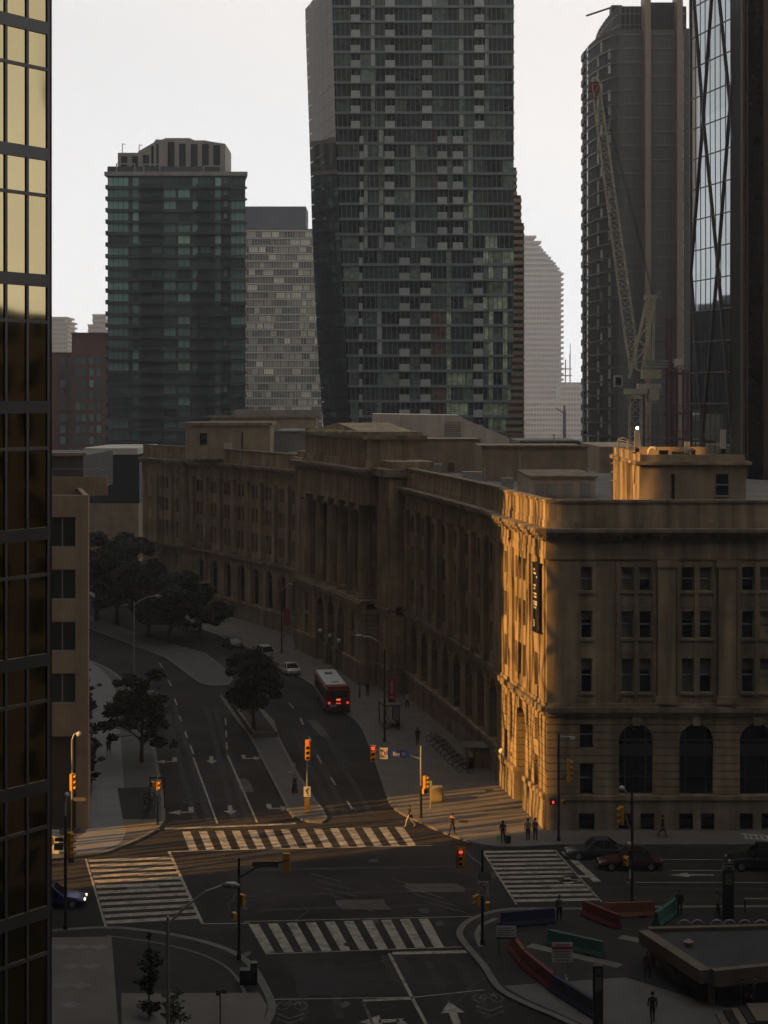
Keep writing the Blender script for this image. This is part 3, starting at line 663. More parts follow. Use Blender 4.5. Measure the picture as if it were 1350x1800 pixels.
def antenna(x, y, z0, h, lab, lampd=False):
    t = thing('panel_antenna', lab, 'antenna', (x, y, z0), group='panel antennas on the penthouse roof')
    cube('panel', ant, t, -0.22, 0.22, -0.12, 0.12, 0.45, 0.45 + h); b = MB(); b.tube([(0, 0.2, 0), (0, 0.2, 0.5 + h)], 0.05, 8); b.box(-0.35, 0.35, 0.0, 0.4, 0, 0.08); b.box(-0.14, 0.14, -0.1, 0.2, 0.08, 0.4); b.build('mount', black_metal, t)
    if lampd:
        b = MB(); b.ball((0, 0, 0.62 + h), 0.13); b.build('beacon_lamp', M('lit_beacon', (1, 0.97, 0.9), 0.3, var=0, emit=4), t, smooth=True)
antenna(20.75, 137.5, 28.8 + 0.6, 1.45, 'tall tan panel antenna with glowing white lamp on top', True)
antenna(27.6, 136.6, 29.36, 1.55, 'grey-tan panel antenna nearest the right end of the penthouse')
antenna(25.2, 139.5, 28.9, 0.95, 'short pale panel antenna in the middle of the penthouse roof')
for k, (x, y, w_, d_, h_) in enumerate(((8.5, 182, 2.2, 1.6, 1.5), (12.5, 178, 1.2, 1.2, 1.0), (4.5, 205, 2.6, 1.6, 1.4), (24.5, 176, 1.8, 2.2, 1.6), (16.5, 180, 0.9, 0.9, 0.8), (-14, 246, 2.4, 1.8, 1.5), (-22, 256, 1.6, 1.4, 1.2))):
    u = rbox('roof_unit', M('unit_grey', (0.3, 0.29, 0.27), 0.6, var=0.2, scale=1.5), x, x + w_, y, y + d_, 24.38, 24.4 + h_)
for k, (x, y, h_) in enumerate(((10.2, 170, 2.6), (15.2, 188, 3.4), (2.5, 214, 2.4), (26.6, 190.5, 5.2), (21.5, 212, 5.0))):
    b = MB(); b.tube([(x - W0.x, y - W0.y, 24.3), (x - W0.x, y - W0.y, 24.3 + h_)], 0.09, 7); b.build('vent_pipe', grey_metal, stone_b)
hv = thing('roof_vent_cluster', 'cluster of dark roof vents and bent pipes behind penthouse parapet', 'vents', (22.4, 139, 28.8))
b = MB(); b.tube([(-0.5, 0, 0), (-0.5, 0, 0.8), (-0.3, 0, 1.0), (0.1, 0, 1.0), (0.1, 0, 0.8)], 0.12, 8); b.build('bent_pipe', ant, hv, smooth=True)
b = MB(); b.box(0.4, 1.1, -0.3, 0.3, 0, 0.8); b.box(1.5, 2.4, -0.4, 0.4, 0, 0.7); b.lathe(3.1, 0, [(0.3, 0), (0.3, 0.7), (0.42, 0.75), (0.1, 0.95)], 10); b.build('vent_housing', black_metal, hv)
# vertical banner on the corner
bn = thing('wall_banner', 'tall narrow black banner with white letters hung near the sunlit corner', 'banner', FP(1.6, 0.55))
BNM = rel(FP, bn)
b = MB(BNM); b.box(0.75, 2.45, 0.5, 0.54, 15.4, 20.9); b.build('cloth', M('banner_black', (0.012, 0.011, 0.014), 0.7, var=0.1), bn)
b = MB(BNM)
for z in (15.45, 20.85): b.box(0.6, 2.5, 0.17, 0.6, z - 0.04, z + 0.04)
b.build('bracket', black_metal, bn)
b = MB(BNM); wl_ = M('banner_white', (0.6, 0.57, 0.5), 0.7, var=0.05)
for z, ww, x in ((20.35, 0.5, 1.9), (20.05, 0.9, 1.8), (19.8, 0.3, 1.1), (19.1, 0.9, 1.8), (18.85, 0.6, 1.9), (18.45, 1.1, 1.7), (18.2, 0.9, 1.6), (17.8, 1.2, 1.6), (17.6, 1.2, 1.6), (17.35, 0.9, 1.7), (16.3, 0.6, 1.9), (16.1, 0.6, 1.9), (15.9, 0.6, 1.9)):
    b.box(x - ww / 2, x + ww / 2, 0.541, 0.546, z - 0.07, z + 0.07)
b.build('lettering', wl_, bn)
# ------------------------------------------------------------------ gold glass tower at the left edge
gold = M('gold_glass', (0.44, 0.345, 0.18), 0.05, metal=1.0, var=0.06, scale=0.2, rand=0.05)
def wavy(m, scale, strength, dist=0.3):
    n = m.node_tree.nodes; l = m.node_tree.links
    g = n.new('ShaderNodeNewGeometry'); z = n.new('ShaderNodeTexNoise'); z.inputs['Scale'].default_value = scale; z.inputs['Detail'].default_value = 1
    l.new(g.outputs['Position'], z.inputs['Vector'])
    b = n.new('ShaderNodeBump'); b.inputs['Strength'].default_value = strength; b.inputs['Distance'].default_value = dist
    l.new(z.outputs[0], b.inputs['Height']); l.new(b.outputs[0], n['Principled BSDF'].inputs['Normal'])
wavy(gold, 0.3, 0.3, 0.1)
bronze = M('bronze_mullion', (0.17, 0.145, 0.14), 0.4, metal=0.3, var=0.1)
span = M('spandrel_grey', (0.13, 0.12, 0.11), 0.3, metal=0.3, var=0.1)
gt = thing('gold_glass_tower', 'tower with gold mirror glass and dark mullions at left edge', 'tower', (-9.83, 49, 0))
ang = R(36.0); ux, uy = math.sin(ang), math.cos(ang)
def GTM(s, n, z):   # s metres back from the corner along the near face, n out of it
    return (-ux * s + uy * n, -uy * s - ux * n, z)
b = MB(); b.prism([(-0.25, 0.05), (-13.6, 65.6), (-65, 43), (-ux * 45.8 - 0.2, -uy * 45.8 + 0.1)], 0, 130); b.build('tower_core', M('core_dark', (0.03, 0.027, 0.025), 0.6, var=0.1), gt)
PW = 0.80
for k in range(-2, 33):
    z = 44.75 - 3.68 * (k - 1)
    if z < -3 or z > 60: continue
    b = MB(GTM); b.box(0, 30, 0.0, 0.06, z - 0.18, z + 0.18); b.build('spandrel', span, gt)
    b = MB(GTM); b.box(0, 30, 0.0, 0.05, z - 1.25, z - 1.15); b.build('transom', bronze, gt)
    for j in range(5 if 8 < z < 54 else 0):
        for z0, z1 in ((z - 1.15, z - 0.18), (z - 3.5, z - 1.25)):
            b = MB(GTM); b.box(j * PW + 0.03, (j + 1) * PW - 0.03, -0.02, 0.012, z1 if z1 < z0 else z0, z1 if z1 > z0 else z0); b.build('glass_pane', gold, gt)
b = MB(GTM)
for j in range(38): b.box(j * PW - 0.045, j * PW + 0.045, 0.0, 0.055, 0, 128)
tag(b.build('mullions', bronze, gt), kind='stuff')
b = MB(GTM); b.box(4.06, 30, -0.02, 0.01, 0, 128); b.build('glass_wall', gold, gt)
# saw-toothed street side, seen almost edge on
sx, sy = -13.52 / 66.5, 1.0; L_ = math.hypot(sx, sy); sx /= L_; sy /= L_
def GSM(s, n, z): return (sx * s + sy * n, sy * s - sx * n, z)
for k in range(9):
    s0 = 0.2 + 7.28 * k
    b = MB(GSM); b.prism([(s0, 0.0), (s0 + 3.6, 0.1), (s0 + 7.3, 0.0)], 0, 128); b.build('glass_bay', gold, gt)
    b = MB(GSM)
    for q in (0, 1.2, 2.4, 3.6, 4.9, 6.1):
        nn = 0.1 * (q / 3.6 if q <= 3.6 else (7.3 - q) / 3.7); b.box(s0 + q - 0.09, s0 + q + 0.09, nn - 0.05, nn + 0.05, 0, 128)
    b.build('mullions', bronze, gt)
    b = MB(GSM)
    for f in range(34): b.prism([(s0 - 0.02, 0.02), (s0 + 3.6, 0.13), (s0 + 7.32, 0.02)], 0.2 + 3.68 * f, 0.75 + 3.68 * f)
    b.build('floor_bands', span, gt)

# ------------------------------------------------------------------ beige office building behind it
bgm = M('beige_panels', (0.38, 0.285, 0.185), 0.85, var=0.12, scale=0.7, streak=0.12, bump=0.15)
bb = thing('beige_office_building', 'beige panelled office building with paired square windows beside gold tower', 'building', (-23.2, 131.6, 0))
green_win = M('green_window', (0.02, 0.035, 0.032), 0.06, var=0.2, rand=0.3, spec=0.6)
b = MB(); b.prism([(0, 0.5), (-30, 0.5), (-30, 40), (-9.6, 40)], 0, 25.6); b.build('body', stone_in, bb)
RW = [(9.95, 12.35), (14.05, 16.4), (18.1, 20.5), (22.2, 24.6)]
zs = [7.4] + [z for r in RW for z in r] + [26.3]
for i in range(0, len(zs) - 1, 2):
    o = cube('wall_band', bgm, bb, -30, 0, 0, 0.5, zs[i], zs[i + 1])
for z0, z1 in RW:
    x = -1.0
    cube('wall_pier', bgm, bb, -0.98, 0, 0.0, 0.5, z0, z1)
    while x > -28:
        w = cube('window', green_win, bb, x - 2.12, x, 0.25, 0.3, z0, z1)
        f = MB()
        for xa in (-0.5, 0.0, 0.5): f.box(xa - 0.02, xa + 0.02, -1.6, -0.52, -0.5, 0.5)
        f.box(-0.5, 0.5, -1.61, -0.525, -0.5, -0.46); f.box(-0.5, 0.5, -1.62, -0.53, 0.47, 0.5)
        f.build('window_frame', sash, w)
        cube('wall_pier', bgm, bb, x - 3.1, x - 2.12, 0.0, 0.5, z0, z1); x -= 3.1
cube('corner_column', bgm, bb, -0.95, 0, 0.0, 1.0, 0, 7.4); cube('entrance_glass', win_dark, bb, -30, -0.95, 3.0, 3.1, 0, 7.4); cube('wall_pier', bgm, bb, -9, -8, 0, 1, 0, 7.4)
b = MB(); b.prism([(0, 0.52), (-0.4, 0.52), (-3.0, 11.5), (-2.6, 11.5)], 25.6, 26.25); b.build('side_parapet', bgm, bb)
cube('terrace_parapet', bgm, bb, -30, -0.42, 11.5, 11.8, 25.6, 27.2); cube('terrace_floor', concrete, bb, -30, -1.5, 0.52, 11.4, 25.6, 25.66)
cube('setback_storey', M('grey_cladding', (0.12, 0.12, 0.12), 0.7, var=0.15), bb, -30, -2.9, 14, 30, 25.6, 28.9); cube('setback_coping', bgm, bb, -30, -2.6, 13.7, 14.2, 28.9, 29.15)
b = MB(); b.tube([(-1.1, 9, 25.7), (-1.1, 9, 27.4), (-0.6, 9, 27.9), (0.0, 9, 27.9)], 0.07, 6); b.build('roof_pipe', grey_metal, bb)
b = MB()
for x in (-1.0, -5, -9): b.bar((x, 11, 25.7), (x, 11, 27.9), 0.06)
b.bar((-12, 11, 27.9), (-1.0, 11, 27.9), 0.06); b.build('terrace_rail', grey_metal, bb)

# ------------------------------------------------------------------ towers behind
dark_glass = M('dark_curtain_glass', (0.014, 0.017, 0.017), 0.07, var=0.25, scale=0.1, rand=0.4, spec=0.55)
teal = [M('teal_glass_%d' % i, c, 0.1, var=0.12, scale=0.5, rand=0.35, spec=0.5) for i, c in enumerate(((0.2, 0.35, 0.3), (0.1, 0.18, 0.155), (0.035, 0.06, 0.053), (0.33, 0.5, 0.42)))]
cond = M('condo_concrete', (0.085, 0.1, 0.093), 0.85, var=0.15, scale=0.2)
crown_c = M('crown_concrete', (0.30, 0.265, 0.225), 0.85, var=0.12, scale=0.2, streak=0.15)
gc = thing('green_condo_tower', 'broad teal-windowed condo tower with pale ribbed rooftop crown', 'tower', (-49.5, 400, 0))
K = 400 / F
def gx(px): return (px - 675) * K + 49.5
def gz(py): return CH - (py - HY) * K
x0, x1 = gx(186), gx(434)
b = MB(); b.prism([(x0 + 0.4, 0.3), (x1 - 0.4, 0.3), (x1 - 3.2, 24), (x0 + 0.4, 24)], 0, gz(308)); b.build('tower_core', cond, gc)
cols = [(190, 226), (233, 244), (266, 285), (288, 309), (313, 334), (338, 348), (352, 370), (378, 389), (393, 400), (406, 430)]
fl = 0
while True:
    yt = 312 + 20.3 * fl
    if yt > 800: break
    z1 = gz(yt); z0 = gz(yt + 14.6)
    cube('floor_slab', cond, gc, x0, x1, -0.25, 0.3, gz(yt + 20.2), gz(yt + 16.2))
    for ci, (a, c) in enumerate(cols):
        if ci in (2, 5, 6) and rnd.random() < 0.55: continue
        r = rnd.random()
        base = 0.9 if ci in (0, 1, 4, 9) else 0.5
        fade = max(0.0, 1 - fl / 30)
        m = teal[3] if r < 0.10 * fade else teal[0] if r < base * fade else teal[1] if r < 0.8 else teal[2]
        cube('window', m, gc, gx(a), gx(c), 0.12 if ci not in (2, 6, 3) else 0.24, 0.31, z0, z1)
    if True:
        for a, c in ((249, 286), (346, 376), (389, 404)):
            b = MB(); b.box(gx(a), gx(c), -1.1, 0.25, gz(yt + 18.6), gz(yt + 17.2)); b.box(gx(a), gx(c), -1.12, -1.04, gz(yt + 17.25), gz(yt + 11.5))
            b.build('balcony', teal[2], gc)
    cube('side_balcony', cond, gc, x0 - 0.45, x0, 2, 9, gz(yt + 18), gz(yt + 11))
    fl += 1
b = MB()
for a, c in cols:
    n_ = max(1, round((c - a) / 9))
    for k in range(n_ + 1):
        x = gx(a + (c - a) * k / n_); b.box(x - 0.06, x + 0.06, 0.04, 0.13, 25, gz(312))
tag(b.build('window_mullions', cond, gc), kind='stuff')
b = MB(); b.prism([(x0 - 0.3, -0.4), (x1 + 0.2, -0.4), (x1 - 3.0, 24), (x0 - 0.3, 24)], gz(309), gz(302)); b.build('roof_terrace', crown_c, gc)
cube('terrace_wall', cond, gc, x0 + 0.3, gx(390), 0.5, 1.0, gz(302), gz(292))
# crown
b = MB(); b.prism([(gx(200), 6), (gx(240), 6), (gx(240), 20), (gx(200), 20)], gz(302), gz(262)); b.build('crown_low', crown_c, gc)
pr = [(gx(238), gz(262)), (gx(266), gz(246)), (gx(270), gz(240)), (gx(280), gz(241)), (gx(287), gz(238)), (gx(330), gz(238)), (gx(338), gz(242)), (gx(356), gz(242)), (gx(372), gz(245)), (gx(393), gz(248)), (gx(393), gz(302)), (gx(238), gz(302))]
b = MB(); a_ = [b.vert(p[0], 4, p[1]) for p in pr]; c_ = [b.vert(p[0], 20, p[1]) for p in pr]; b.face(*a_); b.face(*c_[::-1])
for i in range(len(pr)): b.face(a_[i], a_[(i + 1) % len(pr)], c_[(i + 1) % len(pr)], c_[i])
b.build('crown', crown_c, gc)
for a, c, t in ((206, 217, 268), (226, 239, 268), (247, 258, 268), (262, 266, 252), (271, 275, 248), (291, 303, 245), (311, 323, 248), (332, 344, 249), (352, 364, 249), (372, 384, 251)):
    cube('crown_recess', dark_glass, gc, gx(a), gx(c), 3.9 if a > 240 else 5.9, 3.99 if a > 240 else 5.99, gz(299), gz(t))
b = MB()
for a, c, t in ((205, 237, 288), (253, 281, 289), (358, 388, 292)):
    b.bar((gx(a), -0.1, gz(302)), (gx(a), -0.1, gz(t)), 0.25); b.bar((gx(c), -0.1, gz(302)), (gx(c), -0.1, gz(t)), 0.25); b.bar((gx(a), -0.1, gz(t)), (gx(c), -0.1, gz(t)), 0.25)
b.build('terrace_pergola', sash, gc)
b = MB()
for a, t in ((207, 245), (237, 247), (416, 298)):
    b.bar((gx(a), 7, gz(266) if a < 300 else gz(303)), (gx(a), 7, gz(t)), 0.18); b.bar((gx(a), 7, gz(t)), (gx(a + 6), 7, gz(t + 1)), 0.18)
b.build('aerial', grey_metal, gc)

# pale grid condo
gr_w = M('grid_concrete', (0.36, 0.32, 0.26), 0.8, var=0.12, scale=0.1)
g2 = thing('grid_condo_tower', 'pale concrete-gridded condo slab with dark rooftop box behind the teal tower', 'tower', (-34, 560, 0))
K2 = 560 / F
def hx(px): return (px - 675) * K2 + 34
def hz(py): return CH - (py - HY) * K2
g2w = [M('grid_window_%d' % i, c, 0.12, var=0.2, scale=0.15, rand=0.5, spec=0.6) for i, c in enumerate(((0.08, 0.075, 0.06), (0.2, 0.18, 0.14), (0.5, 0.47, 0.36)))]
cube('tower_core', g2w[0], g2, hx(431), hx(566), 0.6, 25, 0, hz(402))
cube('rooftop_box', M('dark_cladding', (0.085, 0.085, 0.09), 0.7, var=0.1), g2, hx(425), hx(537), 3, 20, hz(402), hz(361))
for f in range(26):
    y = 404 + 13.4 * f
    cube('floor_slab', gr_w, g2, hx(430), hx(567), 0, 0.5, hz(y + 2.6), hz(y))
    x = 433 + (f % 3) * 2
    while x < 562:
        w_ = rnd.choice((9, 13, 18)); r = rnd.random()
        if f < 24 and w_ * 1 < 30: cube('window', g2w[2] if r < (0.25 if x < 520 else 0.6) else g2w[1] if r < 0.75 else g2w[0], g2, hx(x), hx(min(x + w_ - 1.5, 563)), 0.3, 0.55, hz(y + 12.6), hz(y + 3.2))  # more pale panes towards the right, standing in for bright reflections
        x += w_
b = MB()
for k in range(28):
    x = 433 + k * 4.8; b.box(hx(x) - 0.1, hx(x) + 0.1, 0.1, 0.32, hz(760), hz(404))
tag(b.build('mullions', gr_w, g2), kind='stuff')
# podium in front of it
pd = thing('podium_block', 'low grey flat-roofed block between stone building and curved tower', 'building', (-25, 318, 0))
cube('wall', pent, pd, -7, 12.5, -9, 2, 0, 30.2); cube('roof_edge', stone_d, pd, -7.4, 13, -9.4, -8.9, 30.2, 30.6); cube('upper_block', roofing, pd, -3, 13, -3, 2, 30.3, 31.6)

# curved glass tower in the centre
ct = thing('curved_condo_tower', 'huge dark glass condo tower with pale balcony squares at centre', 'tower', (7, 320, 0))
K3 = 320 / F
def lerp_tab(t, v):
    if v <= t[0][0]: return t[0][1]
    for (a, p), (b_, q) in zip(t, t[1:]):
        if v <= b_: return p + (q - p) * (v - a) / (b_ - a)
    return t[-1][1]
XL = [(-60, 583), (0, 584), (230, 590), (450, 600), (740, 615), (1000, 640)]
XS = [(-60, 536), (0, 537), (250, 545), (400, 549), (600, 558), (740, 567), (1000, 590)]
XR = [(-60, 904), (400, 904), (600, 903), (690, 899), (740, 891), (1000, 830)]
def lx(px): return (px - 675) * K3 - 7
def lz(py): return CH - (py - HY) * K3
lg = [M('tower_glass_%d' % i, c, 0.09, var=0.55, scale=0.9, rand=0.6, spec=0.5) for i, c in enumerate(((0.024, 0.033, 0.03), (0.058, 0.076, 0.066), (0.12, 0.15, 0.125), (0.12, 0.065, 0.04), (0.3, 0.36, 0.24)))]
bal_m = M('balcony_panel', (0.3, 0.325, 0.295), 0.6, var=0.1, rand=0.15)
lslab = M('tower_slab', (0.14, 0.16, 0.16), 0.6, var=0.15)
def zone(py):
    if py < 228: return ([(617, 633), (677, 694), (742, 759), (834, 851)], [(652, 659), (807, 815), (853, 859)])
    if py < 428: return ([(632, 639), (676, 693), (769, 786), (796, 814)], [(640, 646), (666, 674), (722, 730), (823, 831)])
    return ([(631, 637), (702, 720), (739, 757), (832, 849)], [(663, 671), (785, 793), (859, 867), (884, 892)])
SD = 1.083
f = 0
prev_l = None
while True:
    yt = -40 + 26.7 * f; yb = yt + 26.7
    if yt > 800: break
    a, c = lerp_tab(XL, yt + 13), lerp_tab(XR, yt + 13)
    z1, z0 = lz(yt), lz(yb)
    # inner body of this storey (its plan narrows towards the street)
    s_ = lerp_tab(XS, yt + 13)
    bk = (s_ - 675) * K3 * SD - 7
    b = MB(); b.prism([(lx(a) + 0.3, 0.6), (lx(c) - 0.2, 0.6), (lx(c) + 0.5, 27), (bk + 0.6, 27)], z0, z1); b.build('storey', lg[0], ct)
    b = MB(); b.prism([(lx(a), 0.0), (lx(c), 0.0), (lx(c), 0.6), (lx(a), 0.6)], z0 - 0.02, z0 + 0.5); b.build('floor_slab', lslab, ct)
    bal, pan = zone(yt + 13)
    marks = sorted([(p, q, 'b') for p, q in bal] + [(p, q, 'p') for p, q in pan])
    x = a + 1; units = []
    for p, q, t in marks + [(c, c, 'e')]:
        while p - x > 34: w_ = rnd.choice((22, 26, 30)); units.append((x, x + w_, 'w')); x += w_
        if p - x > 2: units.append((x, p, 'w'))
        if t != 'e' and q < c: units.append((p, q, t)); x = q
    for p, q, t in units:
        if t == 'b':
            cube('balcony_recess', dark_glass, ct, lx(p), lx(q), 0.45, 0.62, z0 + 1.7, z1 - 0.05)
            cube('balcony_panel', bal_m, ct, lx(p), lx(q), -0.15, 0.3, z0 + 0.15, z0 + 1.55)
        elif t == 'p': cube('pale_panel', lg[4] if yt > 300 and p > 780 else bal_m if rnd.random() < .5 else lg[2], ct, lx(p), lx(q), 0.2, 0.6, z0 + 0.5, z1)
        else:
            r = rnd.random(); lowr = yt > 330 and p > 785
            m = lg[4] if lowr and r < 0.25 else lg[2] if r < (0.35 if lowr else 0.14) else lg[3] if (330 > yt > 220 or yt > 540) and 730 < p < 790 and r < 0.55 else lg[1] if r < 0.55 else lg[0]
            cube('window', m, ct, lx(p) + 0.08, lx(q) - 0.08, 0.3, 0.6, z0 + 0.5, z1)
    b = MB()
    x = a + 4
    while x < c - 2: b.box(lx(x) - 0.05, lx(x) + 0.05, 0.16, 0.3, z0 + 0.5, z1); x += 8.6
    tag(b.build('mullions', lslab, ct), kind='stuff')
    # oblique left side
    a1, s1 = lerp_tab(XL, yb), lerp_tab(XS, yb); a0, s0 = lerp_tab(XL, yt), lerp_tab(XS, yt)
    f0 = (lx(a0), 0.0); f1 = (lx(a1), 0.0); k0 = ((s0 - 675) * K3 * SD - 7, 26.5); k1 = ((s1 - 675) * K3 * SD - 7, 26.5)
    nP = 5
    for j in range(nP):
        t0, t1 = j / nP + 0.004, (j + 1) / nP - 0.004
        mixp = lambda u, v, t, z: (u[0] + (v[0] - u[0]) * t, u[1] + (v[1] - u[1]) * t, z)
        b = MB(); b.poly([mixp(f1, k1, t0, z0 + 0.08), mixp(f1, k1, t1, z0 + 0.08), mixp(f0, k0, t1, z1), mixp(f0, k0, t0, z1)]); b.build('side_pane', MATS.get('side_glass') or M('side_glass', (0.022, 0.025, 0.025), 0.04, var=0.1, spec=1.0, rand=0.2), ct)
    f += 1
sv = thing('corner_vents', 'small pale vents dotted on the oblique side of the central tower', 'vents', (7 + lx(560) - 0.0, 331, 80))
b = MB()
for x, z in ((0.2, 0), (1.1, 0.8), (0.3, -5.2), (0.6, -11)): b.box(x, x + 0.4, -1, -0.4, z, z + 0.4)
b.build('vent', sash, sv)
# sunless brick tower glimpsed behind its right edge
br = M('tan_brick', (0.68, 0.46, 0.26), 0.85, var=0.15, scale=0.3)  # tan brightened so the colour carries a sunlit glow
bt = thing('banded_brick_tower', 'tan brick tower with window bands just right of the central tower', 'tower', (30, 372, 0))
K4 = 372 / F
for f in range(42):
    y0 = 770 - 12.2 * f
    if y0 < 300: break
    w_ = 922 if y0 > 395 else 917 if y0 > 345 else 909
    xr = (w_ - 675) * K4 - 30
    z = CH - (y0 - HY) * K4
    cube('brick_band', br, bt, -6, xr, 0, 16, z, z + 0.8); cube('window_band', MATS['tower_glass_1'], bt, -6, xr - 0.15, 0.15, 15.8, z + 0.8, z + 1.54)
cube('tower_base', br, bt, -6, 1.1, 0, 16, 0, 26)

# far hazy towers
hz_c = M('far_concrete', (0.3, 0.3, 0.29), 0.8, var=0.08, scale=0.02)
hz_g = M('far_glass', (0.12, 0.13, 0.14), 0.3, var=0.2, scale=0.05, rand=0.2)
def far_tower(name, lab, px0, px1, Y, steps, floorpx, balc=0, cat='tower'):
    K = Y / F; t = thing(name, lab, cat, ((px0 - 675) * K, Y, 0))
    lo = 0.0
    for (p0, p1, ytop) in steps:
        z = CH - (ytop - HY) * K
        b = MB(); b.box((p0 - px0) * K, (p1 - px0) * K, 0, 30, lo, z); b.build('tower_block', hz_g, t); lo_new = z
        lo = max(0.0, z - 0.01)
    top = steps[0][2] if False else min(s[2] for s in steps)
    y = 790; b = MB()
    while y > top + 2:
        for (p0, p1, ytop) in reversed(steps):
            if y >= ytop: sp = (p0, p1)
            else: break
        cur = [s for s in steps if s[2] <= y]; cur = cur[0] if cur else steps[-1]
        z = CH - (y - HY) * K; b.box((cur[0] - px0) * K - 0.3, (cur[1] - px0) * K + balc, -0.8, 30.3, z, z + floorpx * 0.42 * K); y -= floorpx
    tag(b.build('floor_bands', hz_c, t), kind='stuff')
    b = MB(); x = px0 + 3
    while x < px1: b.box((x - px0) * K - 0.3, (x - px0) * K + 0.3, -0.5, 0.1, 0, CH - (max(s[2] for s in steps) - HY) * K); x += 5
    tag(b.build('piers', hz_c, t), kind='stuff'); return t
far_tower('stepped_far_tower', 'hazy stepped tower with balconies fading into the sky', 915, 988, 1400,
          [(915, 986, 476), (915, 979, 466), (915, 972, 457), (915, 964, 447), (915, 955, 437), (915, 947, 427), (915, 938, 415)], 9.3, 2.2)
far_tower('far_office_slab', 'hazy low slab of windows below the stepped far tower', 915, 1030, 1200, [(915, 1030, 705)], 9.0)
far_tower('far_office_slab', 'hazy block with level roof beside the round black tower', 985, 1032, 1300, [(985, 1032, 672)], 10)
far_tower('far_condo_tower', 'hazy pale tower at left just beside the gold tower', 88, 121, 1300, [(88, 119, 565), (88, 114, 557)], 8.2, 2)
far_tower('far_condo_tower', 'hazy pale tower top above the red brick building', 155, 186, 1380, [(155, 186, 572), (163, 186, 553)], 9, 0)
fb = thing('far_construction_frame', 'tiny skeletal crane frame on top of the hazy far slab', 'frame', (AT(993, 672, 1250).x, 1250, 56))
b = MB()
for k in range(3): b.bar((k * 3.4 - 3, 0, -15), (k * 3.4 - 3, 0, 2 + 4 * k), 0.9)
for z in (-6, -1): b.bar((-4, 0, z), (5, 0, z), 0.9)
b.bar((4, 0, 0), (4, 0, 18), 0.5); b.build('frame', hz_c, fb)
fc = thing('far_mast', 'small dark mast in front of the hazy low slab', 'mast', (AT(992, 770, 700).x, 700, 0))
b = MB(); b.bar((0, 0, 0), (0, 0, 28), 1.3); b.bar((-3.5, 0, 29.5), (0, 0, 27), 0.5); b.bar((0, 0, 27), (0, 0, 30.5), 0.8); b.build('mast_pole', black_metal, fc)
# red brick block far left
rb = M('red_brick', (0.18, 0.085, 0.06), 0.9, var=0.15, scale=0.3)
rk = thing('red_brick_block', 'dark red brick apartment block left of the teal tower', 'building', (-84, 460, 0))
K5 = 460 / F
def kx(px): return (px - 675) * K5 + 84
def kz(py): return CH - (py - HY) * K5
cube('wall', rb, rk, kx(60), kx(160), 2, 30, 0, kz(619)); cube('upper_wall', rb, rk, kx(126), kx(200), 0, 28, 0, kz(587)); cube('coping', rb, rk, kx(125), kx(201), -0.3, 28.3, kz(587), kz(584.5))
for f in range(9):
    for x in (104, 119, 133, 143, 157, 170):
        y = 628 + 20 * f
        cube('window', teal[0] if rnd.random() < 0.35 else teal[1], rk, kx(x), kx(x + 8), -0.12 if x > 126 else 1.85, -0.01 if x > 126 else 1.99, kz(y + 13), kz(y))
# dark convention block with a pale canopy blade
dk = thing('dark_theatre_block', 'black ribbed block with a thin pale rounded canopy at its top', 'building', (-52, 330, 0))
K6 = 330 / F
def dx(px): return (px - 675) * K6 + 52
def dz(py): return CH - (py - HY) * K6
b = MB(); b.prism([(dx(158), 0), (dx(245), 0), (dx(245), 30), (dx(160), 30)], dz(884), dz(803)); b.build('block', M('black_cladding', (0.018, 0.019, 0.022), 0.5, var=0.1), dk)
for k in range(17): cube('rib', M('black_cladding', (0.018, 0.019, 0.022)), dk, dx(160 + 5 * k), dx(161.2 + 5 * k), -0.35, -0.01, dz(883), dz(806))
b = MB(); b.prism([(dx(150), -1.5), (dx(156), -3.0), (dx(172), -3.4), (dx(246), -3.0), (dx(246), 26), (dx(160), 22), (dx(151), 4)], dz(798), dz(787)); b.build('canopy_blade', M('canopy_pale', (0.55, 0.5, 0.42), 0.6, var=0.1), dk)
cube('lower_wall', pent, dk, dx(157), dx(245), -1.2, 28, 0, dz(885))

# round black tower
kt = thing('round_black_tower', 'black rounded tower with vertical window slits behind the crane', 'tower', (50, 330, 0))
bk_m = M('black_facade', (0.05, 0.048, 0.046), 0.6, var=0.25, scale=0.12, spec=0.2, streak=0.1)
K7 = 330 / F
def tx(px): return (px - 675) * K7 - 50
def tz(py, Y=330): return CH - (py - HY) * Y / F
xr = tx(1214); xc = tx(1095); xl = (1027 - 675) * 352 / F - 50; rx = xc - xl
plan = [(xc - rx * math.sin(t), 22 - 22 * math.cos(t)) for t in [math.pi / 2 * k / 10 for k in range(10, -1, -1)]]
plan_b = [(xc - rx * math.sin(t), 22 + 18 * math.cos(t)) for t in [math.pi / 2 * k / 8 for k in range(0, 8)]]
body = plan + [(xr, 0.0), (xr, 40)] + plan_b
b = MB(); b.prism(body, 0, tz(50)); b.build('shaft', bk_m, kt)
def up2(p, k): return (xc + (p[0] - xc) * k, 3 + p[1])
r2 = xc - ((1053 - 675) * 354 / F - 50)
plan2 = [(xc - r2 * math.sin(t), 24 - 21 * math.cos(t)) for t in [math.pi / 2 * k / 10 for k in range(10, -1, -1)]]
b = MB(); b.prism(plan2 + [(xr - 0.3, 3), (xr - 0.3, 38)] + [(xc - r2 * math.sin(t), 24 + 14 * math.cos(t)) for t in [math.pi / 2 * k / 8 for k in range(0, 8)]], tz(50) - 0.5, tz(11, 333)); b.build('upper_drum', bk_m, kt)
fin = M('bronze_fin', (0.23, 0.175, 0.115), 0.55, metal=0.2, var=0.1)
for a, c in ((1131, 1141), (1187, 1197)): cube('fin', fin, kt, tx(a), tx(c), -2.2, 3.4, 0, tz(-6))
cube('core_top', bk_m, kt, tx(1139), tx(1190), 1.0, 14, tz(50), tz(2))
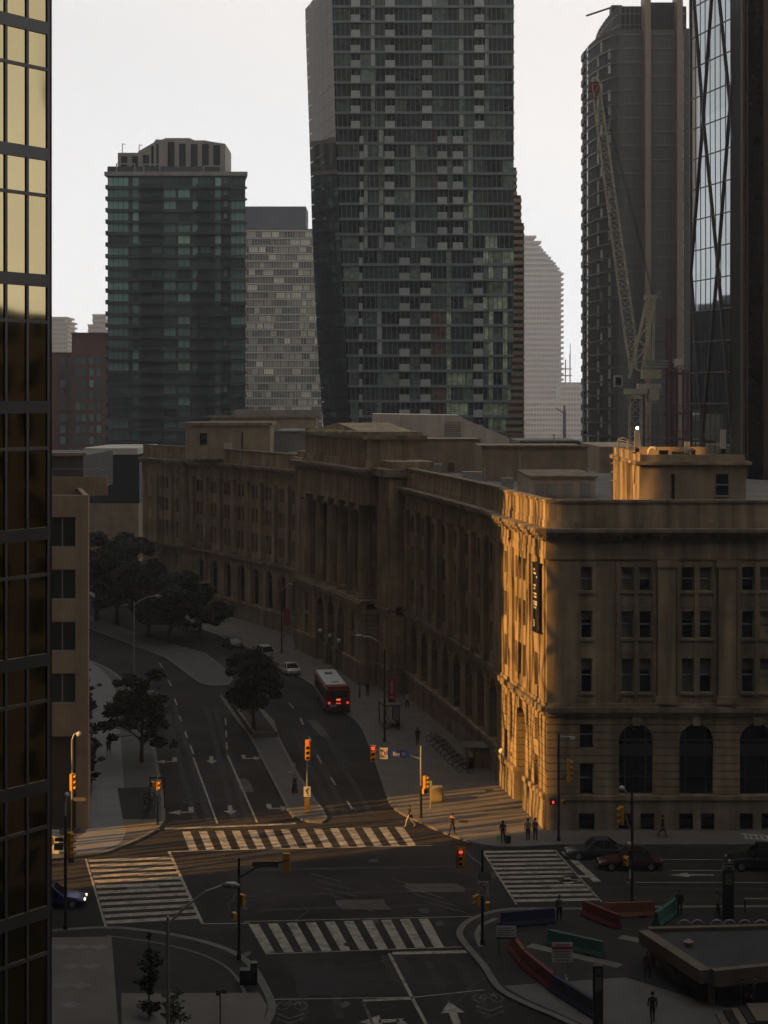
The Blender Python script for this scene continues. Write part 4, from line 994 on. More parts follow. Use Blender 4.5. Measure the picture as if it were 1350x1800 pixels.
def surf(px):  # point of the curved front at column px
    if tx(px) >= xc: return tx(px), 0.0, 0.0
    best = min((abs(675 + (xc - rx * math.sin(t) + 50) * F / (352 - 22 * math.cos(t)) - px), t) for t in [math.pi / 2 * k / 400 for k in range(401)])
    t = best[1]; return xc - rx * math.sin(t), 22 - 22 * math.cos(t), math.atan2(22 * math.sin(t), rx * math.cos(t))
slit = M('pale_slit_glass', (0.46, 0.48, 0.37), 0.15, var=0.15, rand=0.35, spec=0.5)
for f in range(31):
    y = 74 + 24.4 * f
    for px, ph, w_ in ((1034, 8, 1.0), (1052 + (6 if f % 3 == 0 else 0), 0, 0.75), (1072, 12, 0.75)):
        if px == 1072 and f in (2, 8, 9, 14): continue
        x, yy, an = surf(px); z1 = tz(y + ph, 330 + yy)
        o = cube('window_slit', slit, kt, x - w_ / 2, x + w_ / 2, yy - 0.22, yy + 0.12, z1 - 2.15, z1, 0); o.rotation_euler.z = -an
    cube('window_slit', slit, kt, tx(1197.5), tx(1201), -0.3, 0.2, tz(y + 9), tz(y - 12))
    if rnd.random() < 0.6: cube('window', lg[1], kt, tx(1178), tx(1184), -0.12, 0.02, tz(y + 8), tz(y - 2))
b = MB()
for k in range(64):
    px = 1028.5 + 2.9 * k; x, yy, an = surf(px)
    b.bar((x, yy - 0.05, 0), (x, yy - 0.05, tz(52)), 0.22)
tag(b.build('facade_ribs', M('black_rib', (0.13, 0.125, 0.115), 0.5, var=0.1), kt), kind='stuff')
for f in range(32):
    y = 61 + 24.4 * f; z = tz(y)
    b = MB()
    pp = [(p[0] - 0.12 if i < 10 else p[0], p[1] - 0.16) for i, p in enumerate(plan)] + [(xr, -0.16)]
    for p, q in zip(pp, pp[1:]): b.bar((p[0], p[1], z), (q[0], q[1], z), 0.2, 0.35)
    b.build('floor_band', MATS['black_rib'], kt)
    cube('edge_balcony', bk_m, kt, xl - 0.35, xl + 0.3, 20, 25, z - 0.4, z + 0.9)
b = MB()
for p in plan2[::1]:
    b.bar((p[0], p[1] - 0.05, tz(50)), (p[0], p[1] - 0.05, tz(11, 333)), 0.25)
for k in range(14): b.bar((xc + 0.9 * k, 2.9, tz(50)), (xc + 0.9 * k, 2.9, tz(11, 333)), 0.2)
tag(b.build('drum_ribs', MATS['black_rib'], kt), kind='stuff')
for k in range(2):
    z = tz(48) + 2.2 * (k + 0.5); b = MB()
    for p, q in zip(plan2, plan2[1:] + [(xr - 0.3, 3)]): b.bar((p[0], p[1] - 0.1, z), (q[0], q[1] - 0.1, z), 0.15, 0.3)
    b.build('drum_band', MATS['black_rib'], kt)
b = MB(); zt = tz(11, 333); b.box(xc - 1.2, xc + 1.0, 8, 11, zt - 0.1, zt + 1.4); b.bar((xc - 5.5, 14, zt + 0.6), (xc, 9.5, zt + 1.6), 0.3); b.build('roof_gantry', black_metal, kt)

# faceted glass tower: its face runs away from us, so the folded glass mirrors the sky ahead
ft = thing('faceted_glass_tower', 'blue-grey glass tower folded into tall diamond facets at right', 'tower', (43.2, 200, 0))
fg = M('facet_glass', (0.32, 0.36, 0.38), 0.03, metal=0.95, var=0.05, scale=0.1, rand=0.08)
ff = M('facet_frame', (0.1, 0.095, 0.095), 0.4, var=0.1)
FE = Vector((-0.235, 0.972, 0)); FN = Vector((-0.972, -0.235, 0)); FO = Vector((43.2, 200, 0))
def V(px, py, off=0.0):
    r = (px - 675) / F; t = (43.2 - 200 * r) / (0.972 * r + 0.235); p = FO + FE * t + FN * off
    return Vector((p.x - 43.2, p.y - 200, CH - (py - HY) * (200 + 0.972 * t) / F))
nd = {'T0': V(1213, -80, -0.066), 'P0': V(1257, -80, 0.055), 'T1': V(1312, -80, -0.044), 'P1': V(1236, 208, 0.0), 'P2': V(1284, 184, 0.055), 'P5': V(1213, 480, -0.11), 'P3': V(1261, 467, -0.055), 'P4': V(1312, 470, 0.066),
      'P6': V(1236, 765, 0.066), 'P7': V(1288, 785, -0.044), 'P8': V(1213, 1010, -0.066), 'P9': V(1262, 1010, 0.044), 'P10': V(1312, 1010, 0.0)}
tris = [('T0', 'P0', 'P1'), ('P0', 'P2', 'P1'), ('P0', 'T1', 'P2'), ('P1', 'P2', 'P3'), ('P2', 'T1', 'P4'), ('P2', 'P4', 'P3'), ('P1', 'P3', 'P5'), ('T0', 'P1', 'P5'), ('P5', 'P3', 'P6'), ('P3', 'P7', 'P6'), ('P3', 'P4', 'P7'), ('P5', 'P6', 'P8'), ('P6', 'P9', 'P8'), ('P6', 'P7', 'P9'), ('P7', 'P4', 'P10'), ('P7', 'P10', 'P9')]
for t in tris:
    b = MB(); b.poly([nd[k] for k in t]); b.build('glass_facet', fg, ft)
ed = set()
for t in tris:
    for i in range(3): ed.add(tuple(sorted((t[i], t[(i + 1) % 3]))))
for a, c in sorted(ed):
    if abs(nd[a].z - nd[c].z) < 4: continue
    b = MB(); off = FN * 0.08; b.bar(nd[a] + off, nd[c] + off, 0.28, 0.15); b.build('diagonal_frame', ff, ft)
jm = MB()
for t in tris:
    A_, B_, C_ = [nd[k] for k in t]
    def cut(fn):
        o_ = []
        for p, q in ((A_, B_), (B_, C_), (C_, A_)):
            u0, u1 = fn(p), fn(q)
            if u0 * u1 < 0: o_.append(p.lerp(q, u0 / (u0 - u1)))
        return o_
    z = 2.0
    while z < 95:
        xs = cut(lambda p: p.z - z)
        if len(xs) == 2: jm.bar(xs[0] + FN * 0.04, xs[1] + FN * 0.04, 0.06, 0.14)
        z += 3.9
    k = -0.3
    while k < 17:
        xs = cut(lambda p: p.dot(FE) - k)
        if len(xs) == 2: jm.bar(xs[0] + FN * 0.03, xs[1] + FN * 0.03, 0.05)
        k += 1.5
tag(jm.build('joints', ff, ft), kind='stuff')
b = MB(); b.prism([(0.9, -0.3), (-2.7, 15.6), (8, 18), (8, -0.3)], 0, 88); b.build('tower_core', dark_glass, ft)
# dark tower with bronze piers at the right edge
rt = thing('dark_pier_tower', 'near-black tower with brown vertical piers at right edge', 'tower', (AT(1303, 0, 197).x, 197, 0))
K8 = 197 / F
cube('shaft', M('black_glass', (0.008, 0.008, 0.009), 0.25, var=0.1, spec=0.3), rt, 0.2, 18, 0.4, 20, 0, 120)
for a, c, d in ((1304, 1309, -0.2), (1312, 1316, 0.1), (1342, 1350, -0.3), (1372, 1380, -0.3), (1402, 1410, -0.3)):
    cube('pier', M('pier_brown', (0.12, 0.095, 0.075), 0.6, var=0.15, streak=0.1), rt, (a - 1303) * K8, (c - 1303) * K8, d, 0.6, 0, 121)
# ------------------------------------------------------------------ tower crane and hoist
cr_m = M('crane_paint', (0.5, 0.46, 0.34), 0.55, var=0.12)
CY = 242.0; CK = CY / F
cr = thing('luffing_crane', 'pale yellow luffing tower crane with steep lattice jib before the black tower', 'crane', (AT(1116.5, 700, CY).x, CY, 0))
CO = cr.location
def CV(px, py, dy=0.0): p = AT(px, py, CY); return Vector((p.x - CO.x, dy, p.z))
def lattice(b, p, q, w0, w1, n, r=0.09, diag=0.05, up=Vector((0, 1, 0))):
    d = (q - p).normalized(); u = d.cross(up).normalized(); v = u.cross(d).normalized()
    prev = None
    for k in range(n + 1):
        t = k / n; c = p.lerp(q, t); w = w0 + (w1 - w0) * t
        ring = [c + u * a * w / 2 + v * e * w / 2 for a, e in ((-1, -1), (1, -1), (1, 1), (-1, 1))]
        if prev:
            for i in range(4):
                b.bar(prev[i], ring[i], r * 1.6)
                j = (i + 1) % 4
                b.bar(prev[i] if k % 2 else prev[j], ring[j] if k % 2 else ring[i], diag * 1.6)
                b.bar(ring[i], ring[j], diag * 1.4)
        prev = ring
b = MB(); lattice(b, Vector((0, 0, 0)), CV(1116.5, 690), 1.65, 1.65, 20, 0.11); b.build('mast', cr_m, cr)
b = MB(); lattice(b, CV(1113, 652), CV(1108, 592), 0.9, 1.5, 4); lattice(b, CV(1108, 592), CV(1047, 150), 1.5, 1.15, 26, 0.07, 0.04); lattice(b, CV(1047, 150), CV(1045, 136), 1.15, 0.5, 1); b.build('jib', cr_m, cr)
b = MB(); p = CV(1046, 150); b.box(p.x - 0.9, p.x + 0.5, -0.6, 0.6, p.z - 0.9, p.z + 0.4); b.box(p.x - 0.5, p.x + 0.3, -0.5, 0.5, p.z - 1.9, p.z - 0.9); b.build('jib_head', M('rust_red', (0.2, 0.05, 0.03), 0.6, var=0.2), cr)
b = MB()
for dy in (-0.7, 0.7):
    b.bar(CV(1106, 665, dy), CV(1138, 525, dy), 0.24); b.bar(CV(1128, 655, dy), CV(1150, 525, dy), 0.22); b.bar(CV(1150, 525, dy), CV(1148, 640, dy), 0.14)
    for k in range(6):
        t0, t1 = k / 6, (k + 1) / 6
        L0 = CV(1106, 665, dy).lerp(CV(1138, 525, dy), t0); R1 = CV(1128, 655, dy).lerp(CV(1150, 525, dy), t1); L1 = CV(1106, 665, dy).lerp(CV(1138, 525, dy), t1); R0 = CV(1128, 655, dy).lerp(CV(1150, 525, dy), t0)
        b.bar(L0, R1, 0.1) if k % 2 else b.bar(R0, L1, 0.1); b.bar(L1, R1, 0.09)
p = CV(1144, 523); b.box(p.x - 0.9, p.x + 0.8, -0.8, 0.8, p.z - 0.35, p.z + 0.35)
b.build('a_frame', cr_m, cr)
b = MB(); p = CV(1158, 518)
for k in range(3): b.box(p.x - 0.35, p.x + 0.35, -0.6, 0.6, p.z - 0.4 + 0.32 * k, p.z - 0.26 + 0.32 * k)
p = CV(1154, 640)
for k in range(3): b.box(p.x - 1.5, p.x + 1.5, -1.1, 1.1, p.z - 0.5 + 0.42 * k, p.z - 0.28 + 0.42 * k)
p = CV(1158, 686)
for k in range(3): b.box(p.x - 0.5, p.x + 0.5, -0.9, 0.9, p.z - 0.6 + 0.42 * k, p.z - 0.4 + 0.42 * k)
b.build('walkway_railings', sash, cr)
b = MB(); p = CV(1118, 690); b.box(p.x - 1.6, p.x + 1.5, -1.2, 1.2, p.z - 0.25, p.z + 0.55)
b.lathe(0, 0, [(1.25, p.z - 0.9), (1.25, p.z - 0.3)], 16); q = CV(1146, 672); b.box(q.x - 2.1, q.x + 1.2, -1.0, 1.0, q.z - 0.9, q.z - 0.2); b.box(q.x - 1.5, q.x + 1.2, -0.9, 0.9, q.z + 0.5, q.z + 1.9); b.box(q.x - 0.6, q.x + 0.9, -0.95, 0.95, q.z - 2.6, q.z - 0.9)
b.build('slewing_platform', cr_m, cr)
b = MB(); q = CV(1146, 700); b.box(q.x - 0.7, q.x + 0.6, -0.8, 0.8, q.z - 0.8, q.z + 0.7); b.build('counterweight', pale, cr)
b = MB(); q = CV(1086, 671); b.box(q.x - 0.55, q.x + 0.55, -0.8, 0.8, q.z - 0.8, q.z + 0.9); cb = b.build('cab', sash, cr, bevel=0.1)
b = MB(); b.box(q.x - 0.4, q.x + 0.35, -0.83, -0.81, q.z - 0.5, q.z + 0.6); b.build('cab_window', car_glass, cb)
b = MB(); b.tube([CV(1148, 523), CV(1100, 330), CV(1050, 140)], 0.05, 5); b.tube([CV(1150, 523), CV(1103, 330), CV(1052, 142)], 0.04, 5); b.build('luffing_ropes', black_metal, cr)
hoist_r = M('hoist_red', (0.10, 0.018, 0.016), 0.6, var=0.2)
ho = thing('construction_hoist', 'dark red scaffold hoist with lattice masts right of the crane', 'hoist', (AT(1185, 700, 275).x, 275, 0))
HO = ho.location
def HV(px, py, dy=0.0): p = AT(px, py, 275); return Vector((p.x - HO.x, dy, p.z))
for a, c in ((1176, 560), (1186, 640), (1205, 650)):
    b = MB(); q = HV(a, c); lattice(b, Vector((q.x, 0, 0)), q, 0.8, 0.8, 26, 0.1, 0.06); b.build('hoist_mast', hoist_r, ho)
for y in (655, 725, 770):
    b = MB(); p, q = HV(1168, y), HV(1222 if y < 700 else 1208, y); b.box(p.x, q.x, -1.2, 1.2, p.z - 0.35, p.z)
    for k in range(9):
        x = p.x + (q.x - p.x) * k / 8; b.bar((x, -1.15, p.z), (x, -1.15, p.z + 1.1), 0.09)
    b.bar((p.x, -1.15, p.z + 1.1), (q.x, -1.15, p.z + 1.1), 0.1); b.build('landing', hoist_r, ho)
b = MB(); q = HV(1190, 633); b.box(q.x - 0.6, q.x + 0.7, -0.8, 0.8, q.z - 1.2, q.z + 0.2); b.build('hoist_cage', pale, ho)
sc = thing('scaffold_frame', 'grey steel scaffold grid at foot of the crane mast', 'scaffold', (AT(1148, 740, 278).x, 278, 0))
b = MB()
for k in range(4): b.bar((k * 1.6 - 2.4, 0, 0), (k * 1.6 - 2.4, 0, 31), 0.16)
for k in range(16): b.bar((-2.4, 0, 1 + 2 * k), (2.4, 0, 1 + 2 * k), 0.12)
for k in range(15): b.bar((-2.4 + 1.6 * (k % 3), 0, 1 + 2 * k), (-0.8 + 1.6 * (k % 3), 0, 3 + 2 * k), 0.1)
b.build('tubes', M('scaffold_tube', (0.11, 0.095, 0.085), 0.6, var=0.1), sc)

# ------------------------------------------------------------------ unseen blocks outside the frame, most of them added to shade the junction
def grid_mat(name, c1, c2, w, h):
    m = bpy.data.materials.new(name); m.use_nodes = True; MATS[name] = m
    n = m.node_tree.nodes; l = m.node_tree.links; g = n.new('ShaderNodeNewGeometry'); sp = n.new('ShaderNodeSeparateXYZ'); l.new(g.outputs['Position'], sp.inputs[0])
    ad = n.new('ShaderNodeMath'); ad.operation = 'ADD'; l.new(sp.outputs[0], ad.inputs[0]); l.new(sp.outputs[1], ad.inputs[1])
    cb = n.new('ShaderNodeCombineXYZ'); l.new(ad.outputs[0], cb.inputs[0]); l.new(sp.outputs[2], cb.inputs[1])
    t = n.new('ShaderNodeTexBrick'); t.offset = 0; t.inputs['Scale'].default_value = 1; t.inputs['Brick Width'].default_value = w; t.inputs['Row Height'].default_value = h; t.inputs['Mortar Size'].default_value = 0.35
    t.inputs['Color1'].default_value = (*c1, 1); t.inputs['Color2'].default_value = (*[x * 0.5 for x in c1], 1); t.inputs['Mortar'].default_value = (*c2, 1)
    l.new(cb.outputs[0], t.inputs['Vector']); l.new(t.outputs['Color'], n['Principled BSDF'].inputs['Base Color']); n['Principled BSDF'].inputs['Roughness'].default_value = 0.35
    return m
gm1 = grid_mat('office_grid_dark', (0.015, 0.017, 0.02), (0.07, 0.065, 0.06), 3.2, 3.6)
gm2 = grid_mat('office_grid_stone', (0.02, 0.022, 0.022), (0.16, 0.14, 0.12), 3.0, 3.4)
gm3 = grid_mat('office_grid_pale', (0.05, 0.05, 0.048), (0.4, 0.32, 0.24), 2.4, 3.4); gm3.node_tree.nodes['Brick Texture'].inputs['Mortar Size'].default_value = 0.6
def context(pts, h, m, lab):
    t = thing('unseen_block', lab, 'tower', (pts[0][0], pts[0][1], 0))
    b = MB(); b.prism([(p[0] - pts[0][0], p[1] - pts[0][1]) for p in pts], 0, h); b.build('shaft', m, t)
    b = MB(); cx = sum(p[0] for p in pts) / len(pts) - pts[0][0]; cy = sum(p[1] for p in pts) / len(pts) - pts[0][1]
    b.box(cx - 8, cx + 8, cy - 8, cy + 8, h, h + 6); b.build('plant_room', m, t)
context([(-36, 125.6), (-58, 270), (-120, 305), (-170, 305), (-170, 125.6)], 150, gm3, 'added unseen slab behind the gold glass tower, blocking sun and bouncing sky light')  # added sun blocker; its pale face bounces sky light onto the stone front
context([(-195, 190), (-195, 345), (-330, 345), (-330, 190)], 300, gm1, 'added unseen block beyond the left edge that keeps sun off the teal tower')  # added only to keep the sun off the teal condo
context([(-335, 300), (-335, 480), (-480, 480), (-480, 300)], 330, gm1, 'added unseen block furthest along beyond the left edge, keeping sun off the grid condo')  # added sun blocker for the grid condo
context([(-95, -3), (75, -3), (75, -60), (-95, -60)], 150, gm2, 'office block the photograph is taken from')
context([(58, 0), (58, 92), (120, 92), (120, 0)], 40, gm3, 'stone station block beyond the right edge of the frame')
context([(64, 134), (64, 192), (130, 192), (130, 134)], 170, gm1, 'added unseen block beyond the right edge behind the stone building, cutting sky light')  # added to close off sky and darken the junction
context([(132, 76), (132, 128), (200, 128), (200, 76)], 170, gm2, 'added unseen block beyond the right edge past the station, cutting sky light')  # second added block at the right, leaves less sky over the street
context([(-110, 430), (-110, 530), (-230, 530), (-230, 410)], 60, gm1, 'added unseen block beyond the left edge, mirrored dark in the faceted glass')  # added so that the lower facets mirror something dark
context([(62, -75), (62, -8), (150, -8), (150, -75)], 190, gm1, 'added unseen block beyond the right edge behind the station, cutting sky light')  # added to shut out sky light from the right rear
context([(-330, 950), (-350, 1420), (-480, 1420), (-480, 950)], 390, gm1, 'added unseen row beyond the left edge that keeps sun off the far towers')  # added to hold the sun off the hazy far towers
context([(-130, -62), (60, -62), (60, -160), (-130, -160)], 260, gm1, 'added unseen block behind the viewpoint, cutting sky light on the junction')  # added blocker against sky light from behind the camera
# added, unseen screen of irregular fins at the left, shaped to break the sun into bars
sc = thing('sun_bar_screen', 'added unseen screen of crooked fins outside the left edge that breaks the sun into bars', 'screen', (-31, 111.6, 0))
rs = random.Random(11); y = -1.4; k = 0
while y < 16.6:
    t = y / 16.0
    w = rs.uniform(0.2, 0.6) + (0.3 * max(0, t - 0.6) * 2); b = MB(); pts = []; z = 0.0; yy = y
    while z < 62: pts.append((rs.uniform(-0.3, 0.3), yy + rs.uniform(-0.6, 0.6), z)); z += rs.uniform(1.2, 3.6)
    pts.append((0, yy, 62))
    for p, q in zip(pts, pts[1:]): b.bar(p, q, w * rs.uniform(0.35, 1.7), 0.2)
    b.build('fin', black_metal, sc); y += w + rs.uniform(0.5, 1.5) * (1.1 - 0.4 * max(0, t - 0.4)); k += 1
for z in (0.2, 61.8): cube('rail', black_metal, sc, -0.2, 0.2, -2, 17, z - 0.15, z + 0.15)
# ------------------------------------------------------------------ haze
b = MB(); b.box(-500, 460, -280, 1650, -1.0, 400)
hzm = bpy.data.materials.new('haze_air'); hzm.use_nodes = True
hn = hzm.node_tree.nodes; hn.remove(hn['Principled BSDF']); pv = hn.new('ShaderNodeVolumePrincipled')
pv.inputs['Color'].default_value = (0.92, 0.94, 0.97, 1); pv.inputs['Density'].default_value = 0.00034; pv.inputs['Anisotropy'].default_value = 0.0
hzm.node_tree.links.new(pv.outputs[0], hn['Material Output'].inputs['Volume'])
haze = tag(b.build('haze', hzm), kind='stuff')
# ------------------------------------------------------------------ traffic signals, lamps, signs
def disc(b, c, r, d=0.03, n=12):
    b.tube([(c[0], c[1], c[2]), (c[0], c[1] - d, c[2])], r, n)
def signal_head(parent, loc, rz=0.0, lit=True, n=3, sz=1.0, board=False):
    h = 0.36 * sz; r = 0.12 * sz; w = 0.19 * sz
    b = MB(); b.box(-w, w, -0.12, 0.12, -h * n / 2, h * n / 2)
    if board: b.box(-w - 0.13, w + 0.13, 0.0, 0.02, -h * n / 2 - 0.13, h * n / 2 + 0.13)
    o = b.build('signal_head', yellow_sig, parent, bevel=0.02); o.location = loc; o.rotation_euler = (0, 0, rz)
    for k in range(n):
        z = h * (n / 2 - 0.5 - k)
        b = MB(); disc(b, (0, -0.121, z), r, 0.02); b.build('lens', red_lit if (k == 0 and lit) else lens_off, o)
        b = MB(); ring = [(r * 1.12 * math.cos(t), r * 1.12 * math.sin(t)) for t in [math.pi * (1.06 - 1.12 * i / 10) for i in range(11)]]
        f_ = [b.vert(x, -0.12, z + y) for x, y in ring]; g_ = [b.vert(x, -0.33, z + y - 0.02) for x, y in ring]
        for i in range(10): b.face(f_[i], f_[i + 1], g_[i + 1], g_[i])
        b.build('visor', yellow_sig, o)
    return o
def ped_head(parent, loc, rz=0.0, lit=True):
    b = MB(); b.box(-0.22, 0.22, -0.14, 0.1, -0.22, 0.22); o = b.build('pedestrian_head', yellow_sig if not lit else black_metal, parent, bevel=0.02); o.location = loc; o.rotation_euler = (0, 0, rz)
    b = MB(); b.box(-0.16, 0.16, -0.16, -0.142, -0.16, 0.16); b.build('lens', lens_off, o)
    if lit: b = MB(); b.box(-0.07, 0.09, -0.17, -0.162, -0.11, 0.11); b.build('lit_hand', red_dim, o)
    return o
def pole(parent, h, r=0.075, two=None):
    if two:
        b = MB(); b.lathe(0, 0, [(r * 1.6, 0), (r * 1.6, 0.3), (r * 1.15, 0.35), (r * 1.1, two)], 10); b.build('pole_lower', black_metal, parent, smooth=False)
        b = MB(); b.lathe(0, 0, [(r, two), (r * 0.9, h), (0.02, h + 0.05)], 10); b.build('pole_upper', grey_metal, parent)
    else:
        b = MB(); b.lathe(0, 0, [(r * 1.6, 0), (r * 1.6, 0.3), (r * 1.1, 0.35), (r * 0.85, h), (0.02, h + 0.04)], 10); b.build('pole', black_metal, parent)
def plate(parent, name, mat, x0, x1, z0, z1, y=-0.12, t=0.02):
    return cube(name, mat, parent, x0, x1, y - t, y, z0, z1)
def no_turn(parent, x, z, y=-0.12):
    o = plate(parent, 'sign_plate', white_sign, x - 0.32, x + 0.32, z - 0.45, z + 0.45, y)
    o.name = 'turn_sign'
    rd = M('sign_red', (0.42, 0.03, 0.03), 0.6, var=0.05); bk = M('sign_black', (0.03, 0.03, 0.03), 0.6, var=0)
    b = MB(); ring = [(x + 0.24 * math.cos(t), z + 0.12 + 0.24 * math.sin(t)) for t in [2 * math.pi * i / 20 for i in range(21)]]
    for p, q in zip(ring, ring[1:]): b.bar((p[0], y - 0.03, p[1]), (q[0], y - 0.03, q[1]), 0.05, 0.02)
    b.bar((x - 0.16, y - 0.035, z + 0.28), (x + 0.16, y - 0.035, z - 0.04), 0.045, 0.02); b.build('prohibition_ring', rd, parent)
    b = MB(); b.bar((x + 0.08, y - 0.025, z - 0.06), (x + 0.08, y - 0.025, z + 0.16), 0.06, 0.015); b.bar((x + 0.1, y - 0.025, z + 0.16), (x - 0.12, y - 0.025, z + 0.16), 0.06, 0.015)
    for k in range(2): b.box(x - 0.25, x + 0.25, y - 0.03, y - 0.022, z - 0.27 - 0.1 * k, z - 0.23 - 0.1 * k)
    b.build('sign_print', bk, parent)

# 1 median signal
t = thing('traffic_signal', 'red traffic signal on striped post on the median nose', 'traffic signal', G(540, 1430) + Vector((0, 0, PV)))
pole(t, 4.3, 0.07, 1.9); signal_head(t, (0.05, -0.15, 5.1), 0, True, 4, 1.15)
o = plate(t, 'keep_right_sign', white_sign, -0.28, 0.28, 1.25, 2.1); b = MB(); b.bar((0.1, -0.15, 1.35), (0.0, -0.15, 1.6), 0.06, 0.02); b.tube([(0.0, -0.15, 1.6), (-0.08, -0.15, 1.8), (0.05, -0.15, 1.95), (0.12, -0.15, 1.85)], 0.05, 6); b.build('sign_symbol', lens_off, t)
plate(t, 'hazard_board', M('hazard_yellow', (0.5, 0.32, 0.04), 0.6, var=0.05), -0.22, 0.22, 0.05, 1.2)
for k in range(6):
    b = MB(); z = 0.0 + 0.2 * k; b.poly([(-0.22, -0.145, z + 0.1), (0.22, -0.145, z + 0.4 if z + 0.4 < 1.2 else 1.2), (0.22, -0.145, min(1.2, z + 0.5)), (-0.22, -0.145, z + 0.2)]); b.build('hazard_stripe', lens_off, t)
# 2 mast arm with the blue street name sign
t = thing('mast_arm_signal', 'traffic signal arm with blue street name sign at the sunlit corner', 'traffic signal', G(740, 1441) + Vector((0, 0, PV)))
pole(t, 5.8, 0.085, 2.6)
b = MB(); b.tube([(0, 0, 4.75), (-0.9, -0.03, 5.05), (-2.2, -0.06, 5.35), (-3.9, -0.1, 5.55)], 0.05, 8); b.build('arm', grey_metal, t)
signal_head(t, (-3.85, -0.2, 5.25), 0, True, 3, 1.2); no_turn(t, -3.0, 5.25, -0.2)
plate(t, 'street_name_sign', blue_sign, -2.65, -0.85, 4.95, 5.5, -0.16)
text_mesh('sign_text', 'Bay St', white_sign, 0.42, t, Matrix.Translation((-1.75, -0.185, 5.21)) @ Matrix.Rotation(R(90), 4, 'X'))
signal_head(t, (0.32, 0.0, 2.9), R(70), False, 3, 0.95); ped_head(t, (0.3, -0.05, 2.2), R(40), False)
# 3, 4 left corner
t = thing('traffic_signal', 'tall black signal post seen before the beige building, with small lamp on top', 'traffic signal', G(115, 1637) + Vector((0, 0, PV)))
pole(t, 7.2, 0.10); b = MB(); b.tube([(0, 0, 7.2), (0, 0, 8.0), (0.05, 0, 8.5)], 0.05, 8); b.build('lamp_stem', M('white_stem', (0.6, 0.57, 0.5), 0.5, var=0.05), t); b = MB(); b.ball((0.08, 0, 8.55), 0.17); b.build('lamp_globe', lamp_glass, t, smooth=True)
signal_head(t, (0.28, 0.1, 5.35), R(75), False, 4, 1.1); cube('sign_back', M('sign_back', (0.16, 0.15, 0.14), 0.6, var=0.1), t, -0.75, -0.15, 0.1, 0.14, 5.0, 5.45)
cube('sign_back', MATS['sign_back'], t, -0.7, -0.15, 0.1, 0.14, 5.55, 5.8); cube('sign_back', MATS['sign_back'], t, 0.15, 0.55, 0.1, 0.14, 4.2, 4.5)
t = thing('traffic_signal', 'grey post with side-facing yellow signal against the beige building', 'traffic signal', G(127, 1508) + Vector((0, 0, PV)))
pole(t, 8.6, 0.09, 4.2); b = MB(); b.tube([(0, 0, 8.6), (0.15, 0, 9.0), (0.4, 0, 9.1)], 0.05, 8); b.build('lamp_arm', grey_metal, t); b = MB(); b.ball((0.5, 0, 9.0), 0.2); b.build('lamp_globe', lamp_glass, t, smooth=True)
signal_head(t, (0.05, -0.15, 5.5), R(65), False, 3, 1.15); plate(t, 'street_sign', MATS['sign_back'], 0.1, 1.0, 4.1, 4.35)
t = thing('pedestrian_signal', 'short post with lit red pedestrian signal by the beige column', 'traffic signal', G(134, 1457) + Vector((0, 0, PV)))
pole(t, 2.4, 0.06); ped_head(t, (0.06, -0.1, 2.2), R(20), True); plate(t, 'street_sign', MATS['sign_back'], -0.6, 0.55, 2.7, 2.95); b = MB(); b.tube([(0, 0, 2.4), (0, 0, 3.0)], 0.03, 6); b.build('sign_stem', grey_metal, t)
t = thing('traffic_signal', 'low yellow signal on black post beside left pavement tree', 'traffic signal', G(277, 1453) + Vector((0, 0, PV)))
pole(t, 3.9, 0.06, 2.3); signal_head(t, (0.08, -0.12, 3.15), R(40), False, 2, 1.0); ped_head(t, (-0.35, 0, 3.2), R(-60), False)
# 5 near left arm seen from behind
t = thing('mast_arm_signal', 'black post with signal and name sign seen from behind, near left kerb', 'traffic signal', G(420, 1690) + Vector((0, 0, PV)))
pole(t, 6.1, 0.09); b = MB(); b.tube([(0, 0, 4.9), (1.0, 0.05, 5.5), (3.0, 0.1, 5.95)], 0.05, 8); b.build('arm', black_metal, t)
signal_head(t, (2.85, 0.2, 5.75), math.pi, False, 3, 1.1); plate(t, 'name_sign_back', M('sign_back_dark', (0.07, 0.07, 0.07), 0.6, var=0.1), 0.8, 2.35, 5.55, 5.85, 0.1)
signal_head(t, (0.12, 0.2, 3.5), R(150), False, 2, 1.0); ped_head(t, (-0.25, 0, 2.6), R(-70), False)
# 6 near right red signal
t = thing('mast_arm_signal', 'near red signal hung from a black post above the right crosswalk', 'traffic signal', G(848, 1664) + Vector((0, 0, PV)))
pole(t, 5.9, 0.09); b = MB(); b.tube([(0, 0, 4.9), (-0.7, 0, 5.4), (-1.2, 0, 6.0)], 0.05, 8); b.build('arm', grey_metal, t)
signal_head(t, (-1.35, -0.15, 5.45), 0, True, 3, 1.0, True)
plate(t, 'sign_plate', MATS['sign_back'], -0.3, 0.5, 4.0, 4.5); no_turn(t, 0.05, 3.5); signal_head(t, (-0.3, 0, 2.75), R(-80), False, 2, 0.95); ped_head(t, (0.3, 0, 2.4), R(80), False)
# 7 corner post by the stone building
t = thing('traffic_signal', 'black post with lit red hand at the foot of the stone corner', 'traffic signal', G(982, 1481) + Vector((0, 0, PV)))
pole(t, 8.2, 0.09); ped_head(t, (-0.45, -0.1, 3.0), 0, True); b = MB(); b.tube([(0, 0, 4.6), (0.5, 0, 4.9), (0.7, 0, 5.3)], 0.035, 6); b.tube([(0, 0, 6.4), (0.5, 0, 6.3), (0.75, 0, 6.0)], 0.035, 6); b.build('arm', black_metal, t)
signal_head(t, (0.75, 0, 5.35), R(80), False, 4, 1.2); ped_head(t, (0.3, 0.05, 2.9), R(60), False)
b = MB(); b.box(0.9, 1.25, -0.1, 0.1, 7.75, 7.95); b.tube([(0, 0, 8.0), (0.9, 0, 7.95)], 0.03, 6); b.build('camera_unit', white_sign, t)
